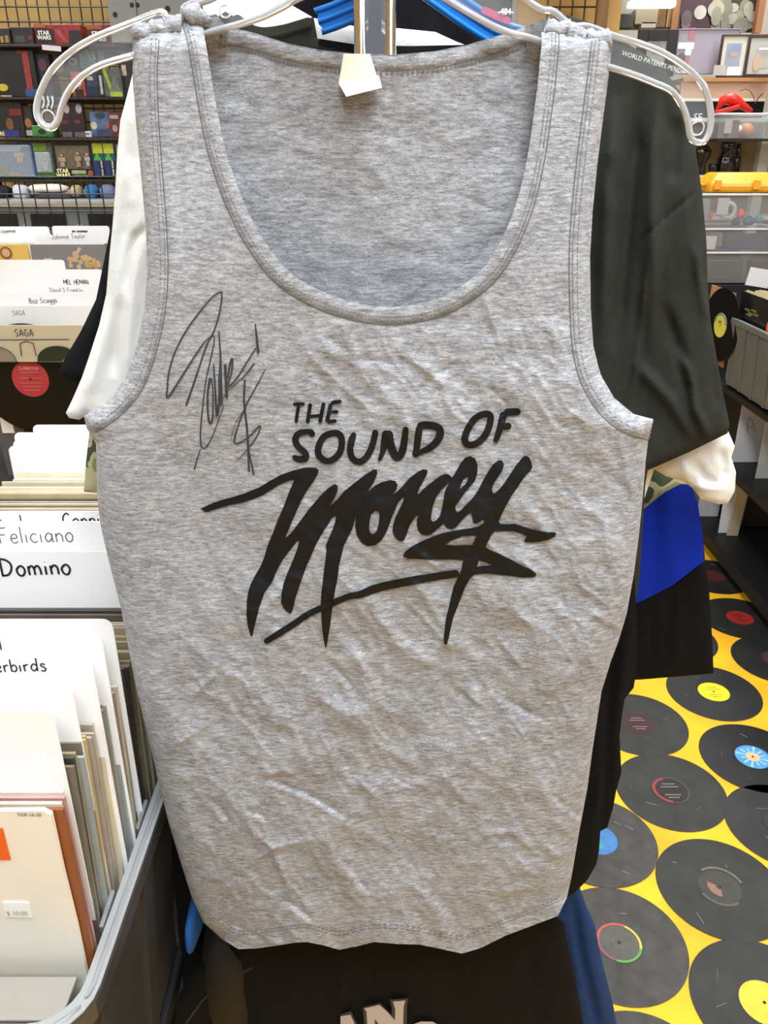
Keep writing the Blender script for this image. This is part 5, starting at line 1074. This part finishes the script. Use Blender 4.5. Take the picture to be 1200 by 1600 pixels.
A = W(1120, 110, BW-.07); tag(link('ledge_card', MB().box((A.x+.012, BW-.075, A.z), (.06, .002, .045)), mat('#a8a8a4', .5)), 'small grey card standing on the ledge before the frames', 'card')
zl = W(0, 122, BW-.1).z; x0, x1 = W(1055, 130, BW).x, 3.0
ct = thing('wall_ledge', 'peach painted ledge with a pale lower edge carrying the frames', 'ledge', ((x0+x1)/2, BW, zl-.2))
link('ledge_top', MB().box(((x0+x1)/2, BW, zl-.008), (x1-x0, .24, .016)), mat('#a87c4c', .5), ct)
z2 = W(0, 154, BW-.1).z; link('peach_board', MB().box(((x0+x1)/2, BW-.09, (zl-.016+z2)/2), (x1-x0, .02, zl-.016-z2)), mat('#b8957c', .6), ct)
link('pale_edge', MB().box(((x0+x1)/2, BW-.10, z2-.006), (x1-x0, .03, .012)), mat('#c8c4b8', .5), ct)
# shelving below the ledge
sr = thing('white_shelving', 'white shelving with tan back on the right', 'shelves', (x0+.6, 4.45, 0))
link('back_board', MB().box((W(1150, 220, 4.6).x+.5, 4.64, 1.3), (1.9, .02, 1.3)), mat('#8a7048', .7, noise=.1, nscale=4), sr)
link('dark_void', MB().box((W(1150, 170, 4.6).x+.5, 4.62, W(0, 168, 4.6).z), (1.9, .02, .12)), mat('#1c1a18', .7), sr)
for py, S in ((188, 4.35), (280, 4.35), (340, 4.35)):
    link('shelf', MB().box((x0+.75, S+.12, W(0, py, S).z), (1.6, .3, .018)), mat('#c4c4bc', .5), sr, bevel=.002)
link('shelf', MB().box((x0+.75, 4.25, W(0, 216, 4.18).z-.007), (1.3, .14, .010)), mat('#1c1a18', .5), sr)
A = W(1192, 240, 4.3); link('upright', MB().box((A.x+.03, 4.37, 1.2), (.05, .05, 2.0)), mat('#a8a69a', .5), sr)
def tub(label, x0_, y0_, x1_, y1_, S, depth, items, lid=True, tint='#cfd4da', al=.13):
    A = W(x0_, y0_, S); B = W(x1_, y1_, S); X0, X1, Z1, Z0 = A.x, W(x1_, y0_, S).x, A.z, B.z
    t = thing('clear_tub', label, 'storage tub', ((X0+X1)/2, S+depth/2, Z0)); m = clearmat(tint, .15, al); b = MB()
    for s in (0, 1): b.box((X0+.001+s*(X1-X0-.002), S+depth/2, (Z0+Z1)/2), (.002, depth, Z1-Z0)); b.box(((X0+X1)/2, S+.001+s*(depth-.002), (Z0+Z1)/2), (X1-X0, .002, Z1-Z0))
    b.box(((X0+X1)/2, S+depth/2, Z0+.001), (X1-X0, depth, .002)); link('walls', b, m, t)
    r = MB().tube([(a, c, Z1) for a, c in rrect(X0-.004, X1+.004, S-.004, S+depth+.004, .012, 3)], .005, 6, closed=True); link('rim', r, clearmat('#e4e4e8', .2, .7), t, smooth=True)
    for k, (nm, lb, cat, fx, fy, rw, rh, col) in enumerate(items):
        cx_, cz = X0+fx*(X1-X0), Z1-fy*(Z1-Z0); a = max(.008, rw*(X1-X0)/2); h = max(.008, rh*(Z1-Z0)/2); b = MB()
        if nm in ('paper_label',): link('paper_label', MB().box((cx_, S-.002, cz), (2*a, .001, 2*h)), mat(col, .6), t); continue
        cz = max(cz, Z0+h+.004)
        if nm == 'tape_roll':
            b.tube([(cx_+math.cos(q)*h*.75, S+.05, cz+math.sin(q)*h*.75) for q in np.linspace(0, 6.283, 21)[:-1]], h*.25, 8, closed=True)
        elif nm == 'small_carton': b.box((cx_, S+.05, cz), (2*a, .05, 2*h))
        else: b.lathe((cx_, S+.04+.02*(k % 3), cz-h), [(a*.5, 0), (a, h*.5), (a*.95, h*1.3), (a*.4, h*2)], 12)
        tag(link(nm, b, mat(col, .5), smooth=nm != 'small_carton'), lb, cat)
    return t
tub('clear tub with orange wires on the upper right shelf', 1126, 178, 1225, 216, 4.18, .12, [('paper_label', '', '', .15, .5, .12, .6, '#a8a4a4'), ('small_carton', 'brown carton inside the upper clear tub', 'carton', .28, .6, .16, .7, '#5c5048'), ('cable_reel', 'orange cable bundle inside the upper clear tub', 'cable', .55, .65, .28, .6, '#a86c3c'), ('white_jar', 'white cap lying inside the upper clear tub', 'cap', .38, .6, .1, .3, '#e8e8e4'), ('paper_label', '', '', .85, .6, .2, .6, '#8a8680')])
b = MB(); P = [W(a, c, 4.32) for a, c in ((1120, 172), (1128, 158), (1140, 154), (1150, 158), (1162, 166), (1174, 174))]
rc = thing('red_tool', 'glossy red plastic tool lying on the upper clear tub', 'tool', W(1145, 175, 4.32)); link('handle', MB().tube(P, .018, 8, rs=[.008, .02, .03, .026, .018, .012]), mat('#d02418', .35), rc, smooth=True)
b = MB(); A = W(1135, 172, 4.30); b.box(A, (.11, .06, .02), Matrix.Rotation(-.25, 3, 'Y')); link('blade', b, mat('#c02a1e', .35), rc, bevel=.004)
b = MB(); b.tube([W(a, c, 4.33) for a, c in ((1156, 142), (1165, 139), (1172, 142), (1178, 152), (1180, 161))], .002, 5); b.tube([W(a, c, 4.33) for a, c in ((1180, 161), (1186, 152), (1192, 146))], .003, 5)
tag(link('wire_piece', b, mat('#5c2c24', .5)), 'thin bent brown wire standing above the upper clear tub', 'wire')
def stand_fig(name, label, x0_, y0_, x1_, y1_, S, col, prof):
    A = W((x0_+x1_)/2, y0_, S); B = W((x0_+x1_)/2, y1_, S); r = (x1_-x0_)/2/F*S; B.z = W(0, 280, 4.35).z+.0095; S = max(S, 4.40); h = A.z-B.z; b = MB().lathe((A.x, S, B.z), [(max(.002, p*r), q*h) for p, q in prof], 16)
    return tag(link(name, b, mat(col, .2, coat=.5), smooth=True), label, 'ornament')
stand_fig('black_vase', 'slim glossy black vase behind the charcoal sleeve', 1088, 226, 1112, 279, 4.4, '#141212', [(.5, 0), (.6, .2), (.5, .4), (.9, .65), (1, .8), (.6, .97), (.3, 1)])
stand_fig('dark_glass_jar', 'dark glittering glass jar above the yellow case', 1126, 222, 1152, 276, 4.42, '#1c1618', [(.8, 0), (1, .15), (.95, .5), (.6, .75), (.8, .8), (.8, 1)])
stand_fig('black_bowl', 'small black bowl between the vase and the jar', 1113, 256, 1126, 279, 4.36, '#181620', [(.4, 0), (.8, .3), (1, .8), (.9, 1)])
stand_fig('white_dish', 'white plastic dish lying on the right shelf', 1100, 274, 1122, 281, 4.28, '#dcdcdc', [(1, 0), (1, .6), (.8, 1)])
stand_fig('brown_bottle', 'dark brown bottle at the right of the glittering jar', 1148, 224, 1162, 268, 4.48, '#2a1c14', [(.9, 0), (1, .5), (.5, .75), (.45, 1)])
# yellow case
A = W(1113, 270, 3.75); B = W(1235, 302, 3.75)
yc = thing('yellow_case', 'bright yellow hard plastic case with latches on the clear tubs', 'case', ((A.x+B.x)/2, 3.86, B.z))
H_ = A.z-B.z; lb = MB(); zb_, zt_ = B.z+H_*.42, B.z+H_*1.0
lb.add([(A.x, 3.75, zb_), (B.x, 3.75, zb_), (B.x, 3.97, zb_), (A.x, 3.97, zb_), (A.x+.045, 3.80, zt_), (B.x-.045, 3.80, zt_), (B.x-.045, 3.93, zt_), (A.x+.045, 3.93, zt_)], [(0, 3, 2, 1), (4, 5, 6, 7), (0, 1, 5, 4), (1, 2, 6, 5), (2, 3, 7, 6), (3, 0, 4, 7)])
link('lid', lb, mat('#e8a818', .35), yc, bevel=.010)
link('base', MB().box(((A.x+B.x)/2, 3.86, B.z+H_*.24), (B.x-A.x, .22, H_*.44)), mat('#dc9a14', .35), yc, bevel=.01)
for dx in (.03, .2): link('latch', MB().box((A.x+dx, 3.745, B.z+H_*.42), (.03, .012, .04)), mat('#e8a028', .4), yc, bevel=.003)
link('handle', MB().tube([(A.x-.004, 3.80, B.z+.03), (A.x-.022, 3.81, B.z+.035), (A.x-.022, 3.9, B.z+.035), (A.x-.004, 3.91, B.z+.03)], .006, 8), mat('#e0951c', .4), yc, smooth=True)
TS = 3.72
# stack support
tub('clear tub with a tape roll and bright small parts under the yellow case', 1093, 304, 1225, 356, TS, .28, [('tape_roll', 'white tape roll inside the middle clear tub', 'tape', .42, .5, .2, .6, '#b8b8b4'), ('small_toy', 'orange cap inside the middle clear tub', 'cap', .22, .65, .08, .25, '#e87850'), ('small_toy', 'red cap inside the middle clear tub', 'cap', .62, .62, .1, .3, '#e05030'), ('small_toy', 'dark blue cap inside the middle clear tub', 'cap', .68, .8, .14, .3, '#34506c'), ('small_toy', 'teal cap at the right inside the middle clear tub', 'cap', .82, .75, .1, .3, '#5c8494'), ('small_carton', 'grey carton at the left inside the middle clear tub', 'carton', .1, .45, .14, .6, '#8a8484'), ('paper_label', '', '', .3, .35, .14, .5, '#a8a4ac'), ('small_toy', 'navy cap beside the tape roll in the middle tub', 'cap', .55, .85, .1, .25, '#2c3444')])
tub('clear tub with a yellow tipped part below the middle tub', 1100, 358, 1225, 393, TS+.0, .27, [('small_carton', 'plum coloured carton inside the lower clear tub', 'carton', .62, .6, .6, .7, '#3c2a30'), ('small_toy', 'yellow curved part inside the lower clear tub', 'part', .38, .55, .12, .6, '#a89038'), ('paper_label', '', '', .1, .6, .15, .6, '#b0aab0'), ('small_carton', 'tan carton inside the lower clear tub', 'carton', .2, .5, .16, .6, '#7c6c5c')])
tub('long grey translucent bin below the two clear tubs', 1092, 395, 1230, 442, TS-.04, .32, [('small_carton', 'grey carton inside the long bin', 'carton', .3, .6, .5, .6, '#6c6864'), ('small_carton', 'dark carton inside the long bin', 'carton', .8, .6, .3, .6, '#4c4446')], tint='#8c8a88', al=.38)
A = W(1186, 434, 3.55); tag(link('white_sheet', MB().box((A.x, 3.55, A.z), (.10, .002, .075), Matrix.Rotation(.15, 3, 'Y')), mat('#dcdce0', .6)), 'white paper sheet leaning in front of the long bin', 'paper')
sb = W(1093, 443, TS-.04); t = thing('support_cabinet', 'black cabinet carrying the stack of clear tubs', 'cabinet', (sb.x+.3, 3.85, 0))
link('body', MB().box((sb.x+.34, 3.88, (sb.z-.004)/2), (.72, .40, sb.z-.006)), mat('#17181a', .6), t, bevel=.004); link('door', MB().box((sb.x+.34, 3.675, sb.z/2), (.66, .008, sb.z-.12)), mat('#1c1d20', .5), t)
# right-hand record crate row (long side faces the aisle)
RX = 1.44
crate('grey crate of records on the right under the white paper', RX-.015, RX+.36, 2.90, 3.36, TABZ+.0, RIM, '#5d5f5b')
crate('grey crate nearest on the right side', RX-.015, RX+.36, 2.43, 2.89, TABZ, RIM, '#5d5f5b')
b = MB().box((0, 0, SL/2), (.0036, SL, SL)); me_r = bpy.data.meshes.new('record_sleeve'); me_r.from_pydata(b.v, [], b.f); me_r.materials.append(mat('#c8b890', .5, noise=.12, nscale=20))
me_k = me_r.copy(); me_k.materials.clear(); me_k.materials.append(mat('#15161a', .3, coat=.4))
for i in range(34):
    o = bpy.data.objects.new('record_sleeve', me_k if i == 0 else me_r); COL.objects.link(o); o.location = (RX+.019+.0085*i, 3.18, 1.14-SL+(0 if i == 0 else random.uniform(-.006, .004)))
    if i == 0: tag(o, 'black record cover facing the aisle in the right crate', 'record')
    else: tag(o, 'tan record sleeve, '+ordinal(i)+' behind the black cover in the right crate', 'record', 'sleeves in the right crate')
    if i == 0:
        BASE[o.name] = Vector(o.location)
        q = MB(); y_, z_ = 3.22, 1.14-.07
        for k in range(5): q.box((o.location.x-.0024, y_+.02*(k-2), z_+.012*math.sin(k*1.7)), (.0006, .05, .008))
        link('yellow_print', q, mat('#6c6a34', .5), o)
p = W(1123, 507, 3.62); vt, R = standing_record('vinyl record with a yellow label propped behind the right crate', (RX-.022, 3.40, W(1123, 508, 3.4).z), .1515, (-1, -.12, 0), '#c8c04c')
c = Vector((RX-.022, 3.40, W(1123, 508, 3.4).z)); rr = Vector((-.12, 1, 0)).normalized()*-1
b = MB(); b.tube([c+Vector((-.0028, 0, 0))+rr*math.cos(a)*.046+ZU*math.sin(a)*.046 for a in np.linspace(.2, 2.94, 14)], .004, 4); link('blue_arc', b, mat('#5c7c84', .5), vt)
b = MB(); lettering(b, 'ARC', c+Vector((-.0028, 0, .014)), rr, ZU, w=.03, offset=.01); link('label_print', b, mat('#4c4820', .5), vt)
tag(link('tan_sleeve', MB().box((RX+.012, 3.51, W(1127, 452, 3.5).z-.155), (.005, .26, .31)), mat('#a8805c', .5, noise=.3, nscale=16)), 'worn tan record sleeve behind the yellow labelled vinyl', 'record')
A = W(1165, 498, 3.04); tag(link('orange_clip', MB().box((RX+.003, 3.02, RIM+.018), (.012, .018, .03)), mat('#e05828', .5)), 'small orange clip on the rim of the right crate', 'clip')
# black rack under the right crates with two lower shelves
ur = thing('black_rack', 'black rack with two lower shelves of divider cards on the right', 'rack', (RX+.4, 3.3, 0)); bm_ = mat('#101113', .5)
for z in (TABZ-.013, .44, .09): link('shelf', MB().box((RX+.42, 3.035, z-.012), (.84, 1.23, .022)), bm_, ur, bevel=.002)
for yy in (2.45, 3.62):
    for xx in (RX+.02, RX+.82): link('post', MB().box((xx, yy, (TABZ-.03)/2), (.03, .03, TABZ-.03)), bm_, ur)
link('shelf_edge', MB().box((RX-.002, 3.035, .435), (.008, 1.23, .034)), mat('#0c0c0e', .7), ur); link('shelf_edge', MB().box((RX-.002, 3.035, .075), (.008, 1.23, .05)), mat('#0c0c0e', .7), ur)
def low_card(label, xoff, S, z0, h, col='#c4c4cc', w=.32, lean=0, mark=False):
    t = thing('divider_card', label, 'divider card', (RX+.02+xoff+w/2, S, z0))
    link('card', MB().box((RX+.02+xoff+w/2, S, z0+h/2), (w, .003, h), Matrix.Rotation(lean, 3, 'Y')), mat(col, .5), t)
    if mark:
        b = MB(); handwriting(b, 'A', (RX+.02+xoff+.04, S-.002, z0+h*.45), (1, 0, .2), (-.3, 0, 1), .07, .002); link('handwriting', b, mat('#4c4a50', .6), t)
low_card('grey white card marked with a thin letter A on the upper low shelf', .03, 3.22, .441, .29, '#c8c8d0', mark=True)
low_card('narrow pale card right in front of the lettered card', .05, 3.03, .441, .28, '#b4b4b0')
low_card('large pale card at the back of the bottom shelf', .01, 3.43, .091, .30, '#bcbcc4', .10)
low_card('white upright card on the bottom shelf', .04, 3.25, .091, .30, '#dcdce4', .05, -.02)
low_card('cream upright card beside the white one on the bottom shelf', .075, 3.22, .091, .31, '#b8ac90', .05, .04)
low_card('dark green card far back on the bottom shelf', .0, 3.54, .091, .30, '#74766c', .12)
tag(link('black_carton', MB().box((RX+.33, 3.34, .247), (.28, .08, .30)), mat('#121214', .6)), 'black carton among the cards of the bottom shelf', 'carton')
tag(link('black_carton', MB().box((RX+.30, 3.43, .575), (.44, .28, .26)), mat('#0f0f11', .6)), 'black carton behind the lettered card', 'carton')
bx = thing('added_dark_box', 'added black box covering the bright floor below the tank top', 'box', (-.205, .985, .001))
link('body', MB().box((-.205, .985, .17), (.29, .49, .335)), mat('#101012', .6), bx, bevel=.006); link('lid', MB().box((-.205, .985, .352), (.30, .50, .026)), mat('#141416', .5), bx, bevel=.004)  # box added only to keep the yellow floor here dark
# things glimpsed between the crate and the hem
b = MB(); A = W(305, 1420, .60); lump('blue_cloth', 'bright blue cloth edge beside the tank top hem', 'cloth', 296, 1395, 322, 1440, .645, '#0e4c8c', 11)
lump('brown_bag', 'dark brown bag below the hem on the left', 'bag', 312, 1425, 410, 1600, .652, '#130d08', 12)
